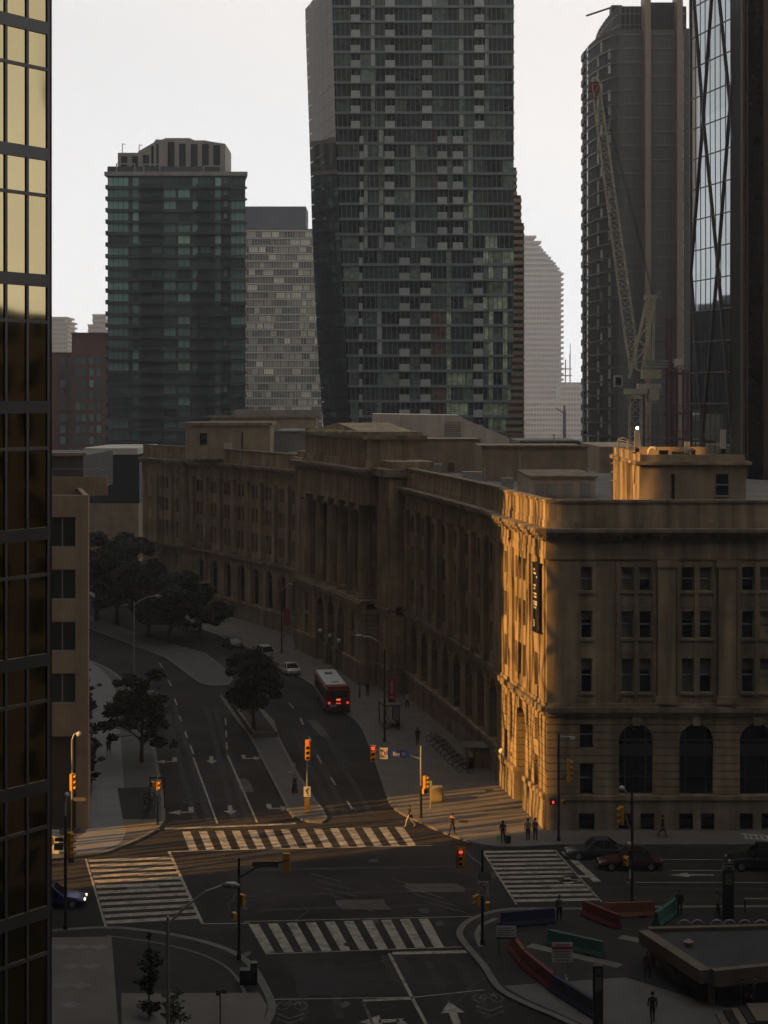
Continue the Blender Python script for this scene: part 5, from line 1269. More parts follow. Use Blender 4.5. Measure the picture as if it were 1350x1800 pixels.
# 8 right post with lamp
t = thing('traffic_signal', 'black post with curved lamp and side-facing signals before parked cars', 'traffic signal', G(1111, 1592) + Vector((0, 0, PV)))
pole(t, 7.9, 0.10); b = MB(); b.tube([(0, 0, 6.3), (-0.25, 0, 6.8), (-0.4, 0, 7.5), (-0.62, 0, 7.75)], 0.05, 8); b.tube([(0, 0, 4.9), (-0.25, 0, 5.3), (-0.4, 0, 5.9)], 0.04, 8); b.build('lamp_arm', grey_metal, t)
b = MB(); b.ball((-0.68, -0.05, 7.75), 0.2, sz=0.8); b.build('lamp_globe', lamp_glass, t, smooth=True)
signal_head(t, (-0.72, 0, 5.9), R(-75), False, 3, 1.1); signal_head(t, (-0.4, 0, 2.85), R(-30), False, 2, 0.9); cube('sign_plate', white_sign, t, -0.2, -0.1, -0.15, -0.1, 1.7, 2.3); b = MB(); b.ball((-0.2, 0, 4.0), 0.17); b.build('lamp_ball', lamp_glass, t, smooth=True)

def street_lamp(label, base, h, pts, twot=True, head=1.0):
    t = thing('street_lamp', label, 'street lamp', base, group='street lamps on tall posts')
    b = MB(); b.lathe(0, 0, [(0.16, 0), (0.15, 0.5), (0.1, 0.6), (0.075, h), (0.02, h + 0.05)], 10); b.build('post', black_metal if not twot else grey_metal, t)
    b = MB(); b.tube([(0, 0, h * 0.96)] + [(p[0], p[1], p[2]) for p in pts], 0.055, 8); b.build('arm', grey_metal, t)
    x, y, z = pts[-1]; s = 1 if x > 0 else -1; b = MB()
    b.tube([(x - 0.1 * s, y, z), (x + 0.15 * s, y, z + 0.02), (x + 0.55 * s, y, z), (x + 0.8 * s, y, z - 0.03)], [0.06, 0.16, 0.17, 0.05], 10); b.build('lamp_head', M('lamp_casting', (0.3, 0.3, 0.29), 0.4, metal=0.4, var=0.05), t, smooth=True)
    b = MB(); b.ball((x + 0.4 * s, y, z - 0.1), 0.16, sz=0.6); b.build('lamp_lens', lamp_glass, t, smooth=True); return t
street_lamp('cobra street lamp on grey post among the left pavement trees', G(236, 1212), 10.2, [(0.6, 0, 10.3), (1.5, 0, 10.75), (2.3, 0, 10.85)])
t = street_lamp('street lamp on black post carrying a pink banner by the stone arcade', G(676, 1306), 9.2, [(-0.5, 0, 9.9), (-1.4, 0, 10.4), (-2.2, 0, 10.5)], False)
plate(t, 'banner_cloth', M('pink_banner', (0.30, 0.035, 0.05), 0.7, var=0.2, scale=1.5), 0.35, 1.1, 4.0, 6.4, 0.02)
b = MB()
for k in range(6): b.box(0.62, 0.82, -0.02, -0.005, 4.9 + 0.2 * k, 5.02 + 0.2 * k)
b.build('banner_print', white_sign, t); b = MB(); b.ball((0.72, -0.005, 4.4), 0.26); b.build('banner_emblem', M('banner_pink', (0.55, 0.06, 0.09), 0.7, var=0.1), t)
for z in (1.5, 2.3, 3.1): plate(t, 'notice', M('notice_pale', (0.3, 0.27, 0.2), 0.7, var=0.1), 0.05, 0.38, z, z + 0.5)
street_lamp('nearest street lamp, its arm bending over the left crosswalk', Vector((-10.3, 80, PV)), 9.1, [(0.8, 0.2, 9.5), (1.8, 0.4, 10.2), (2.6, 0.6, 10.42)], True)
t = street_lamp('dark street lamp by the far stone arcade near the white car', G(495, 1150), 8.4, [(0.4, 0, 9.0), (0.9, 0, 9.2)], False)
plate(t, 'banner_cloth', MATS['pink_banner'], 0.25, 1.1, 3.8, 6.0, 0.02); plate(t, 'notice', MATS['notice_pale'], 0.1, 0.6, 2.2, 2.8)
# small posts and signs
t = thing('barrel_post', 'orange-banded construction marker post on the median', 'marker', G(518, 1396) + Vector((0, 0, PV)))
b = MB(); b.lathe(0, 0, [(0.3, 0), (0.3, 0.08), (0.24, 0.1), (0.17, 1.3)], 12); b.build('barrel', M('barrel_orange', (0.16, 0.04, 0.02), 0.7, var=0.1), t)
for k in range(3): b = MB(); b.lathe(0, 0, [(0.235 - 0.02 * k, 0.25 + 0.35 * k), (0.225 - 0.02 * k, 0.4 + 0.35 * k)], 12); b.build('band', black_metal, t)
b = MB(); b.tube([(0, 0, 1.3), (0, 0, 2.5)], 0.05, 8); b.bar((-0.6, 0, 1.75), (0, 0, 1.75), 0.12, 0.05); b.build('stem', grey_metal, t)
t = thing('parking_sign', 'thin post with green-topped sign by the utility cabinet', 'sign', G(757, 1424) + Vector((0, 0, PV)))
b = MB(); b.tube([(0, 0, 0), (0, 0, 2.2)], 0.06, 8); b.build('post', MATS['notice_pale'], t); plate(t, 'sign_plate', M('sign_green', (0.3, 0.4, 0.08), 0.6, var=0.1), -0.1, 0.1, 1.9, 2.3, -0.06)
t = thing('utility_cabinet', 'rounded tan utility cabinet in sunlight by the corner', 'cabinet', G(768, 1411) + Vector((0, 0, PV)))
b = MB(); b.box(-0.55, 0.55, -0.4, 0.4, 0, 1.25); b.build('cabinet', M('cabinet_tan', (0.34, 0.27, 0.15), 0.6, var=0.15), t, bevel=0.12); cube('cabinet_door', M('cabinet_tan2', (0.3, 0.24, 0.13), 0.6, var=0.2), t, -0.42, 0.42, -0.42, -0.405, 0.15, 1.1)
t = thing('entrance_kiosk', 'pale stone kiosk with flat canopy in front of the arcade corner', 'kiosk', G(850, 1350) + Vector((0, 0, PV)))
cube('kiosk_wall', stone, t, -0.9, 0.95, -0.6, 1.6, 0, 1.75); cube('side_wall', stone, t, -1.6, -1.4, -0.6, 1.6, 0, 1.7); cube('canopy', concrete, t, -1.9, 1.0, -0.9, 1.9, 1.8, 1.95); cube('planter_box', paver_dk, t, -1.35, -0.95, -0.9, 0.6, 0, 0.7)
t = thing('wall_lantern', 'white globe lantern on bracket beside the arched door', 'lantern', FP(11.6, 0.9))
b = MB(); b.ball((0, 0, 3.9), 0.24); b.build('globe', M('lantern_globe', (0.75, 0.72, 0.65), 0.4, var=0), t, smooth=True); b = MB(); b.tube([(0.3, 0.1, 2.6), (0.0, 0.0, 2.9), (0, 0, 3.65)], 0.05, 8); b.build('bracket', black_metal, t)
for s_, lab in ((76, 'left'), (80.4, 'second'), (85.1, 'third')):
    t = thing('wall_lantern', 'small white globe lantern, %s from the near side, at the columned entrance' % {'left': 'first', 'second': 'second', 'third': 'third'}[lab], 'lantern', FP(s_, 3.9), group='entrance lanterns')
    b = MB(); b.ball((0, 0, 4.3), 0.26); b.build('globe', MATS['lantern_globe'], t, smooth=True); b = MB(); b.tube([(0.5, 0.1, 3.2), (0.0, 0.0, 3.4), (0, 0, 4.05)], 0.05, 8); b.build('bracket', black_metal, t)
t = thing('t_post', 'dark T-shaped post by the parked bicycles', 'post', G(824, 1312) + Vector((0, 0, PV)))
b = MB(); b.bar((0, 0, 0), (0, 0, 2.2), 0.1); b.bar((-0.6, 0, 2.1), (0.7, 0, 2.6), 0.1); b.build('frame', black_metal, t)
t = thing('bus_shelter', 'small glass bus shelter with flat green roof by the pink banner', 'shelter', FP(43, 5.0) + Vector((0, 0, PV)), heading(43))
for x, y in ((-0.7, -1.8), (0.7, -1.8), (-0.7, 1.8), (0.7, 1.8)): cube('post', black_metal, t, x - 0.05, x + 0.05, y - 0.05, y + 0.05, 0, 2.4)
cube('roof_panel', M('shelter_roof', (0.1, 0.13, 0.11), 0.3, var=0.1), t, -0.9, 0.9, -2.0, 2.0, 2.4, 2.52); cube('back_glass', car_glass, t, 0.68, 0.72, -1.7, 1.7, 0.2, 2.3); cube('bench', MATS['notice_pale'], t, 0.2, 0.6, -1.2, 1.2, 0.42, 0.48)

# bicycles along the arcade wall
def make_bike():
    t = thing('bicycle', 'b', 'bicycle', group='bicycles parked along the arcade wall')
    for x in (-0.52, 0.52):
        b = MB(); b.tube([(x + 0.33 * math.cos(a), 0, 0.34 + 0.33 * math.sin(a)) for a in [2 * math.pi * i / 14 for i in range(15)]], 0.03, 5); b.build('wheel', tyre, t)
    b = MB(); P = {'h': (0.35, 0, 0.85), 's': (-0.2, 0, 0.8), 'b': (-0.05, 0, 0.32), 'r': (-0.52, 0, 0.34), 'f': (0.52, 0, 0.34)}
    for a, c in ('hs', 'hb', 'sb', 'rb', 'rs', 'hf'): b.tube([P[a], P[c]], 0.03, 5)
    b.build('frame', M('bike_paint', (0.04, 0.045, 0.06), 0.4, var=0.1, rand=0.8), t)
    b = MB(); b.box(-0.33, -0.08, -0.07, 0.07, 0.86, 0.92); b.tube([(-0.2, 0, 0.8), (-0.2, 0, 0.88)], 0.02, 5); b.build('saddle', black_metal, t)
    b = MB(); b.tube([(0.35, 0, 0.85), (0.33, 0, 1.0)], 0.02, 5); b.tube([(0.25, -0.28, 1.02), (0.34, 0, 1.0), (0.25, 0.28, 1.02)], 0.02, 5); b.build('handlebar', black_metal, t); return t
bk0 = make_bike(); nb = 0
ordn = ['nearest', 'second', 'third', 'fourth', 'fifth', 'sixth', 'seventh', 'eighth', 'ninth']
for k in range(9):
    o = bk0 if k == 0 else copy_tree(bk0)
    o.location = FP(20.5 + 1.7 * k, 2.2) + Vector((0, 0, PV)); o.rotation_euler = (0, 0, heading(20) + rs.uniform(-0.25, 0.25) + R(160))
    o['label'] = 'parked bicycle by the arcade wall, %s from the sunlit corner' % ordn[k]

# ------------------------------------------------------------------ barriers, signs and subway entrance on the near right plaza
def barrier(p, q, mat, lab, h=0.95):
    p, q = Vector(p[:2]), Vector(q[:2]); d = q - p; L = d.length
    t = thing('road_barrier', lab, 'barrier', (p.x, p.y, PV), math.atan2(d.y, d.x), group='coloured concrete barriers')
    prof = [(-0.32, 0), (0.32, 0), (0.32, 0.12), (0.2, 0.35), (0.12, h), (-0.12, h), (-0.2, 0.35), (-0.32, 0.12)]
    b = MB(); a = [b.vert(0, y, z) for y, z in prof]; c = [b.vert(L, y, z) for y, z in prof]
    for i in range(8): b.face(a[i], a[(i + 1) % 8], c[(i + 1) % 8], c[i])
    b.face(*a[::-1]); b.face(*c); b.build('wall', mat, t, bevel=0.02)
    b = MB()
    for x in (L * 0.25, L * 0.75): b.box(x - 0.25, x + 0.25, -0.34, 0.34, 0.0, 0.09)
    b.build('lifting_slots', lens_off, t)
navy = M('barrier_navy', (0.015, 0.018, 0.06), 0.7, var=0.2); redb = M('barrier_red', (0.15, 0.024, 0.026), 0.7, var=0.2); orb = M('barrier_orange', (0.2, 0.065, 0.022), 0.7, var=0.25); tealb = M('barrier_teal', (0.045, 0.13, 0.1), 0.7, var=0.2)
barrier(G(881, 1633), G(974, 1625), navy, 'navy barrier nearest the right crosswalk')
barrier(G(1027, 1612), G(1087, 1637), redb, 'red barrier angled beside the long orange one')
barrier(G(1062, 1616), G(1150, 1613), orb, 'long orange barrier behind the red one')
barrier(G(1153, 1633), G(1187, 1608), tealb, 'pale teal barrier standing end-on by the stair wall')
barrier(G(964, 1664), G(1060, 1686), tealb, 'long teal barrier behind the white sign board')
barrier(G(900, 1672), G(921, 1700), orb, 'short orange barrier at the left end of the row')
barrier(G(922, 1702), G(972, 1744), redb, 'dark red barrier between orange and navy ones')
barrier(G(973, 1746), G(1050, 1795), navy, 'navy barrier running to the black map pillar')
t = thing('notice_board', 'white notice board with navy edges behind the orange barrier', 'sign', G(890, 1680) + Vector((0, 0, PV)))
plate(t, 'board', white_sign, -0.6, 0.6, 1.05, 1.75); plate(t, 'top_rail', navy, -0.6, 0.6, 1.76, 1.86); plate(t, 'bottom_rail', navy, -0.6, 0.6, 0.92, 1.04)
b = MB()
for x in (-0.45, 0.45): b.bar((x, 0, 0), (x, 0, 1.9), 0.06)
b.build('legs', black_metal, t); b = MB()
for k in range(4): b.box(-0.5, 0.5 - 0.2 * (k % 2), -0.145, -0.141, 1.15 + 0.14 * k, 1.2 + 0.14 * k)
b.build('print', MATS['sign_back'], t)
t = thing('construction_sign', 'white construction sign with red stripe on two legs among barriers', 'sign', G(988, 1724) + Vector((0, 0, PV)))
plate(t, 'board', white_sign, -0.6, 0.6, 1.0, 2.15); plate(t, 'red_stripe', M('sign_red', (0.42, 0.03, 0.03)), -0.6, 0.6, 1.75, 1.92, -0.141)
b = MB()
for z, w in ((2.0, 0.4), (1.6, 0.5), (1.45, 0.42), (1.3, 0.5), (1.12, 0.45)): b.box(-w, w, -0.145, -0.1405, z - 0.035, z + 0.035)
b.build('print', MATS['sign_back'], t); b = MB(); b.box(-0.6, -0.3, -0.1, 0.0, 0, 1.0); b.bar((0.25, 0, 0), (0.25, 0, 1.1), 0.06); b.bar((0.25, -0.5, 0.03), (0.25, 0.5, 0.03), 0.08); b.build('legs', MATS['notice_pale'], t)
def totem(lab, base, h, w):
    t = thing('map_pillar', lab, 'pillar', base); b = MB(); b.box(-w, w, -0.16, 0.16, 0, h); b.build('pillar', black_metal, t, bevel=0.03)
    plate(t, 'map_panel', M('map_pale', (0.14, 0.135, 0.12), 0.4, var=0.3, scale=6), -w * 0.65, w * 0.65, h - 1.35, h - 0.6, -0.162); plate(t, 'header', MATS['sign_back_dark'], -w * 0.6, w * 0.6, h - 0.45, h - 0.15, -0.162); return t
totem('tall black map pillar with pale map at bottom right', G(1051, 1812) + Vector((0, 0, PV)), 3.4, 0.27)
t = totem('square black pillar with banded top beyond the stair roof', G(1280, 1618) + Vector((0, 0, PV)), 3.6, 0.36)
for k in range(3): cube('top_band', white_sign, t, -0.37, 0.37, -0.17, 0.17, 3.2 + 0.12 * k, 3.24 + 0.12 * k)
t = thing('bin', 'black litter bin and newspaper box on the near left corner', 'bin', G(437, 1733) + Vector((0, 0, PV)))
b = MB(); b.box(-0.5, 0.1, -0.3, 0.3, 0, 0.85); b.build('litter_bin', black_metal, t, bevel=0.04); b = MB(); b.box(0.12, 0.5, -0.25, 0.25, 0, 1.25); b.build('newspaper_box', black_metal, t, bevel=0.03); plate(t, 'box_window', MATS['sign_back_dark'], 0.16, 0.46, 0.75, 1.1, -0.26)
t = thing('sign_post', 'thin dark sign post on pale paving at bottom left', 'sign', G(387, 1815) + Vector((0, 0, PV)))
b = MB(); b.tube([(0, 0, 0), (0, 0, 2.1)], 0.035, 6); b.build('post', black_metal, t); cube('sign_plate', MATS['sign_back_dark'], t, -0.22, 0.02, -0.03, 0.0, 1.85, 2.15); cube('sign_plate', MATS['sign_back'], t, 0.05, 0.35, -0.03, 0.0, 1.95, 2.2)
# poster board with a plain portrait-like blot at the left corner
t = thing('advert_board', 'pale advert board with dark round figure beside the left kerb', 'advert', G(92, 1505) + Vector((0, 0, PV)))
cube('board', white_sign, t, -1.0, 0.5, -0.05, 0.05, 0.05, 1.8); b = MB(); disc(b, (-0.35, -0.051, 1.0), 0.5, 0.004, 20); b.build('printed_figure', M('print_brown', (0.12, 0.08, 0.06), 0.7, var=0.4, scale=3), t)
b = MB(); disc(b, (-0.38, -0.056, 0.85), 0.28, 0.004, 16); b.build('printed_face', M('print_tan', (0.36, 0.26, 0.17), 0.7, var=0.2, scale=3), t)
# subway entrance
A_, B_, C_, D_ = G(1141, 1637, 2.1), G(1250, 1707, 2.1), G(1420, 1690, 2.1), G(1420, 1630, 2.1)
t = thing('subway_entrance', 'low stone-edged subway stair entrance with flat dark roof at bottom right', 'entrance', (A_.x, A_.y, PV)); TO = t.location
def tp(p, z): return (p.x - TO.x, p.y - TO.y, z - PV)
def qprism(name, pts, z0, z1, m):
    b = MB(); b.prism([(p.x - TO.x, p.y - TO.y) for p in pts], z0 - PV, z1 - PV); return b.build(name, m, t)
cop = M('entrance_stone', (0.15, 0.118, 0.085), 0.8, var=0.2, scale=1.2); rfm = M('entrance_roof', (0.05, 0.05, 0.052), 0.9, var=0.2)
def inset(u, v, t_): return u.lerp(v, t_)
qprism('roof', [A_, B_, C_, D_], 1.75, 2.02, rfm)
def edge(p, q, w, z0, z1, name, m):
    d = (q - p).normalized(); nn = Vector((d.y, -d.x, 0)) * w; return qprism(name, [p, q, q - nn, p - nn], z0, z1, m)
edge(B_, A_, 0.7, 1.45, 2.2, 'side_beam', cop); edge(C_, B_, 0.45, 1.35, 2.25, 'front_beam', cop); edge(A_, D_, 0.4, 1.5, 2.25, 'back_beam', cop)
for k, u in enumerate((0.02, 0.5, 0.97)):
    p = A_.lerp(B_, u); b = MB(); q = tp(p, PV); b.box(q[0] - 0.02, q[0] + 0.3, q[1] - 0.15, q[1] + 0.2, 0, 1.4); b.build('post', cop, t)
p = tp(A_.lerp(B_, 0.06), 0); r_ = tp(A_.lerp(B_, 0.45), 0); b = MB(); b.bar((p[0] + 0.2, p[1], 1.0), (r_[0] + 0.2, r_[1], 0.2), 0.35, 0.6); b.build('stair_cheek', cop, t)
for k in range(4): b = MB(); q0, q1 = A_.lerp(B_, 0.12), A_.lerp(B_, 0.9); u = (0.3 + 0.3 * k); qprism('stair_tread', [q0 + Vector((u + 0.1, u * 0.1, 0)), q1 + Vector((u + 0.1, u * 0.1, 0)), q1 + Vector((u + 0.4, u * 0.1, 0)), q0 + Vector((u + 0.4, u * 0.1, 0))], 0.02, PV + 0.12 - 0.02 * k, rfm)
qprism('inner_wall', [A_ + Vector((2.2, 0, 0)), B_ + Vector((2.2, 0.3, 0)), B_ + Vector((2.4, 0.3, 0)), A_ + Vector((2.4, 0, 0))], 0.1, 1.7, lens_off)
qprism('front_wall', [B_ + Vector((0.4, 0.3, 0)), C_ + Vector((0, 0.5, 0)), C_ + Vector((0, 0.8, 0)), B_ + Vector((0.4, 0.6, 0))], 0.1, 1.5, rfm)
b = MB(); q = tp(A_.lerp(B_, 0.35), 0); b.lathe(q[0] + 1.1, q[1], [(0.25, 1.9), (0.3, 2.15), (0.05, 2.3)], 10); b.build('roof_light', M('roof_light', (0.3, 0.24, 0.15), 0.5, var=0.1), t)
# near front steps to the right
t = thing('plaza_steps', 'dark granite steps at the bottom right corner', 'steps', G(1290, 1800) + Vector((0, 0, PV)))
for k in range(5): cube('step', paver_dk if k % 2 else cop, t, -0.8 + 0.42 * k, 4.0, -1.6, 1.0 - 0.001 * k, 0, 0.13 * (k + 1), 0)
# ring racks behind the roof
for k, px in enumerate((1205, 1228, 1262, 1285, 1312, 1340)):
    t = thing('ring_rack', 'steel hoop bicycle rack behind the entrance roof, %s from left' % ['first', 'second', 'third', 'fourth', 'fifth', 'sixth'][k], 'bike rack', G(px, 1650) + Vector((0, 0.4, PV)), group='hoop racks behind the subway entrance')
    b = MB(); b.tube([(0.42 * math.cos(a), 0, 0.5 + 0.42 * math.sin(a)) for a in [2 * math.pi * i / 16 for i in range(17)]], 0.05, 6); b.build('hoop', grey_metal, t); b = MB(); b.tube([(0, 0, 0), (0, 0, 0.1)], 0.06, 6); b.build('foot', grey_metal, t)
t = thing('rail_fence', 'low horizontal rail fence beyond the hoop racks', 'fence', G(1150, 1612) + Vector((0, 0, PV)))
b = MB(); b.bar((6, 0.5, 0.9), (13, 0.9, 0.9), 0.12, 0.08); b.build('rail', MATS['notice_pale'], t)
for k in range(5): cube('post', black_metal, t, 6 + 1.6 * k, 6.1 + 1.6 * k, 0.5 + 0.09 * k, 0.6 + 0.09 * k, 0, 0.9)
# ------------------------------------------------------------------ vehicles
def make_car(lab, loc, rz, paintm, kind='sedan', lights=None, group=None, L=4.6, W=1.8):
    t = thing('parked_car' if 'parked' in lab else 'car', lab, 'car', loc, rz, group)
    h = L / 2; suv = kind == 'suv'
    zh = 0.95 if suv else 0.78; roof = 1.72 if suv else 1.42
    st = [(-h, 0.38, 0.62 if not suv else 0.75, W / 2 - 0.2), (-h + 0.12, 0.3, zh * 0.98, W / 2 - 0.1), (-h + 0.7, 0.25, zh + 0.12, W / 2), (-0.3, 0.22, zh + 0.1, W / 2), (h * 0.38, 0.22, zh + 0.08, W / 2), (h - 0.75, 0.25, zh - 0.02, W / 2 - 0.02), (h - 0.2, 0.3, zh - 0.14, W / 2 - 0.12), (h, 0.4, zh - 0.32, W / 2 - 0.3)]
    b = MB(); rings = []
    for x, zb, zt, w in st:
        rings.append([b.vert(x, y, z) for y, z in ((-w + 0.08, zb), (-w, zb + 0.12), (-w, zt - 0.18), (-w + 0.1, zt - 0.03), (-w * 0.5, zt), (w * 0.5, zt), (w - 0.1, zt - 0.03), (w, zt - 0.18), (w, zb + 0.12), (w - 0.08, zb))])
    for p, q in zip(rings, rings[1:]):
        for i in range(10): b.face(p[i], p[(i + 1) % 10], q[(i + 1) % 10], q[i])
    b.face(*rings[0][::-1]); b.face(*rings[-1]); body = b.build('body', paintm, t, smooth=True)
    body.modifiers.new('es', 'EDGE_SPLIT').split_angle = R(40)
    bz = zh + 0.05; rr = -h * 0.72 if not suv else -h * 0.93; rf = h * 0.36; tr, tf = (-h * 0.38, h * 0.05) if not suv else (-h * 0.8, h * 0.1); wb, wt = W / 2 - 0.07, W / 2 - 0.28
    b = MB(); lo = [b.vert(*p) for p in ((rr, -wb, bz), (rf, -wb, bz), (rf, wb, bz), (rr, wb, bz))]; up = [b.vert(*p) for p in ((tr, -wt, roof - 0.05), (tf, -wt, roof - 0.05), (tf, wt, roof - 0.05), (tr, wt, roof - 0.05))]
    for i in range(4): b.face(lo[i], lo[(i + 1) % 4], up[(i + 1) % 4], up[i])
    b.face(*up); b.build('windows', car_glass, t)
    b = MB(); b.prism([(tr - 0.03, -wt - 0.01), (tf + 0.03, -wt - 0.01), (tf + 0.03, wt + 0.01), (tr - 0.03, wt + 0.01)], roof - 0.06, roof); rf_o = b.build('roof', paintm, t, bevel=0.03)
    b = MB()
    for y in (-1, 1):
        for (x0, x1) in ((rr, tr), (rf, tf), ((rr + rf) / 2 - 0.1, (tr + tf) / 2)): b.bar((x0, y * (wb + 0.005), bz - 0.03), (x1, y * (wt + 0.01), roof - 0.03), 0.07)
    b.build('pillars', paintm, t)
    for x in (-h + 0.85, h - 0.9):
        for y in (-1, 1):
            b = MB(); r = 0.33 if not suv else 0.37; b.tube([(x, y * (W / 2 - 0.2), r), (x, y * (W / 2 + 0.01), r)], r, 16); w = b.build('wheel', tyre, t)
            b = MB(); b.tube([(x, y * (W / 2 - 0.05), r), (x, y * (W / 2 + 0.02), r)], r * 0.62, 12); b.build('rim', rimm, w)
    for y in (-1, 1):
        cube('headlight', lights[0] if lights else lamp_glass, t, h - 0.28, h - 0.05, y * (W / 2 - 0.42) - 0.17, y * (W / 2 - 0.42) + 0.17, zh - 0.32, zh - 0.18)
        cube('taillight', lights[1] if lights else M('taillight', (0.2, 0.01, 0.01), 0.3, var=0), t, -h - 0.01, -h + 0.12, y * (W / 2 - 0.4) - 0.16, y * (W / 2 - 0.4) + 0.16, zh - 0.28, zh - 0.12)
        b = MB(); b.box(rf - 0.35, rf - 0.2, y * (W / 2 + 0.08) - 0.09, y * (W / 2 + 0.08) + 0.09, bz, bz + 0.13); b.build('mirror', paintm, t)
    cube('number_plate', white_sign, t, -h - 0.02, -h + 0.02, -0.25, 0.25, 0.52, 0.64)
    return t
def pm(n, c, r=0.3): return M('car_paint_' + n, c, r, metal=0.2, var=0.03, spec=0.6)
hl = M('headlight_glint', (1.0, 0.85, 0.6), 0.2, var=0, emit=0.9)  # emission paints the glint of light on the headlight
make_car('dark blue car at the left crosswalk with its headlight glinting', G(108, 1592) + Vector((-0.6, 0.0, 0)), R(4), pm('blue', (0.012, 0.02, 0.13)), lights=(hl, MATS['unlit_lens']))
cars = 'cars waiting on the right of the junction'
make_car('silver-grey car closest to the stone wall, facing left', G(1048, 1507), R(180), pm('silver', (0.05, 0.052, 0.055)), group=cars)
make_car('dark red car in front of the silver-grey one, facing left', G(1106, 1526), R(180), pm('red', (0.055, 0.008, 0.008)), group=cars)
t = make_car('black van with white ladder rack at the right edge', G(1330, 1526) + Vector((0.4, 0, 0)), R(180), pm('black', (0.01, 0.01, 0.011)), 'suv', L=5.2, W=2.0, group=cars)
b = MB()
for y in (-0.6, 0.6): b.bar((-2.2, y, 2.0), (1.4, y, 2.3), 0.1)
for k in range(9): b.bar((-2.0 + 0.4 * k, -0.6, 2.02 + 0.033 * k), (-2.0 + 0.4 * k, 0.6, 2.02 + 0.033 * k), 0.07)
for x in (-1.4, 0.6): b.bar((x, 0, 1.7), (x, 0, 2.1), 0.08)
b.build('ladder', white_sign, t)
fcars = 'cars along the street beyond the bus'
def on_street(px, py): return G(px, py)
make_car('white sedan just ahead of the bus by the columned entrance', G(508, 1184), R(90 + 22), pm('white', (0.62, 0.62, 0.62)), group=fcars)
make_car('white hatchback ahead of the white sedan', G(462, 1156), R(90 + 24), pm('white2', (0.5, 0.5, 0.49)), 'suv', group=fcars, L=4.3)
make_car('dark car double-parked beyond the white hatchback', G(408, 1138), R(90 + 27), pm('grey', (0.06, 0.062, 0.065)), group=fcars)
make_car('dark car under the trees with pale windscreen', G(337, 1109), R(-90 + 30), pm('dk', (0.05, 0.05, 0.055)), group=fcars)
make_car('farthest dark car half hidden by the street trees', G(283, 1086), R(-90 + 32), pm('dk2', (0.08, 0.08, 0.085)), group=fcars)
make_car('dark parked car in the shade of the left pavement tree', G(273, 1236) + Vector((-0.5, 0, 0)), R(90 + 14), pm('dk3', (0.04, 0.04, 0.042)), group=fcars)
# bus
pr_, pf_ = G(599, 1257), G(575, 1221); dv = (pf_ - pr_); bz_ = math.atan2(dv.y, dv.x)
bus = thing('city_bus', 'red and white city bus with white roof and lit tail lamps', 'bus', pr_ + Vector((-0.25, 0, 0)), bz_)
bred = M('bus_red', (0.19, 0.012, 0.014), 0.4, var=0.06); bwh = M('bus_white', (0.55, 0.54, 0.52), 0.5, var=0.08)
b = MB(); b.box(0, 12.0, -1.27, 1.27, 0.35, 2.75); b.build('body', bred, bus, bevel=0.12)
b = MB(); b.box(0.25, 11.9, -1.12, 1.12, 2.72, 2.98); b.build('roof', bwh, bus, bevel=0.1)
cube('roof_hatch', black_metal, bus, 8.6, 9.6, -0.4, 0.4, 2.97, 3.05); cube('roof_hatch', M('hatch_grey', (0.4, 0.4, 0.38), 0.6, var=0.1), bus, 3.0, 3.9, -0.4, 0.4, 2.97, 3.05); cube('engine_pod', bred, bus, 0.1, 1.6, -1.15, 1.15, 2.7, 3.02)
for k in range(7):
    for y in (-1.285, 1.285): cube('side_window', car_glass, bus, 1.4 + 1.45 * k, 2.7 + 1.45 * k, y - 0.01, y + 0.01, 1.45, 2.45)
for y in (-1.29, 1.29): cube('white_stripe', bwh, bus, 0.3, 11.7, y - 0.008, y + 0.008, 1.05, 1.2)
cube('rear_window', car_glass, bus, -0.02, 0.0, -0.95, 0.95, 1.9, 2.55); cube('engine_grille', black_metal, bus, -0.03, 0.0, -0.8, 0.8, 0.5, 1.0)
cube('number_plate', white_sign, bus, -0.03, 0.01, 0.2, 0.9, 0.85, 1.1); cube('rear_bumper', black_metal, bus, -0.12, 0.05, -1.25, 1.25, 0.3, 0.55)
for y in (-1.0, 1.0):
    o = cube('tail_lamp', M('tail_lit', (1, 0.08, 0.05), 0.3, var=0, emit=0.45), bus, -0.04, 0.02, y - 0.12, y + 0.12, 1.2, 1.42)
cube('brake_lamp', MATS['tail_lit'], bus, -0.04, 0.02, -0.25, 0.25, 1.2, 1.32)
cube('route_sign', M('route_lit', (1.0, 0.2, 0.05), 0.3, var=0, emit=0.5), bus, -0.035, 0.02, -0.22, 0.22, 1.55, 1.75)
for x in (2.6, 9.2):
    for y in (-1, 1):
        b = MB(); b.tube([(x, y * 0.98, 0.48), (x, y * 1.28, 0.48)], 0.48, 18); w = b.build('wheel', tyre, bus); b = MB(); b.tube([(x, y * 1.2, 0.48), (x, y * 1.295, 0.48)], 0.27, 12); b.build('rim', rimm, w)

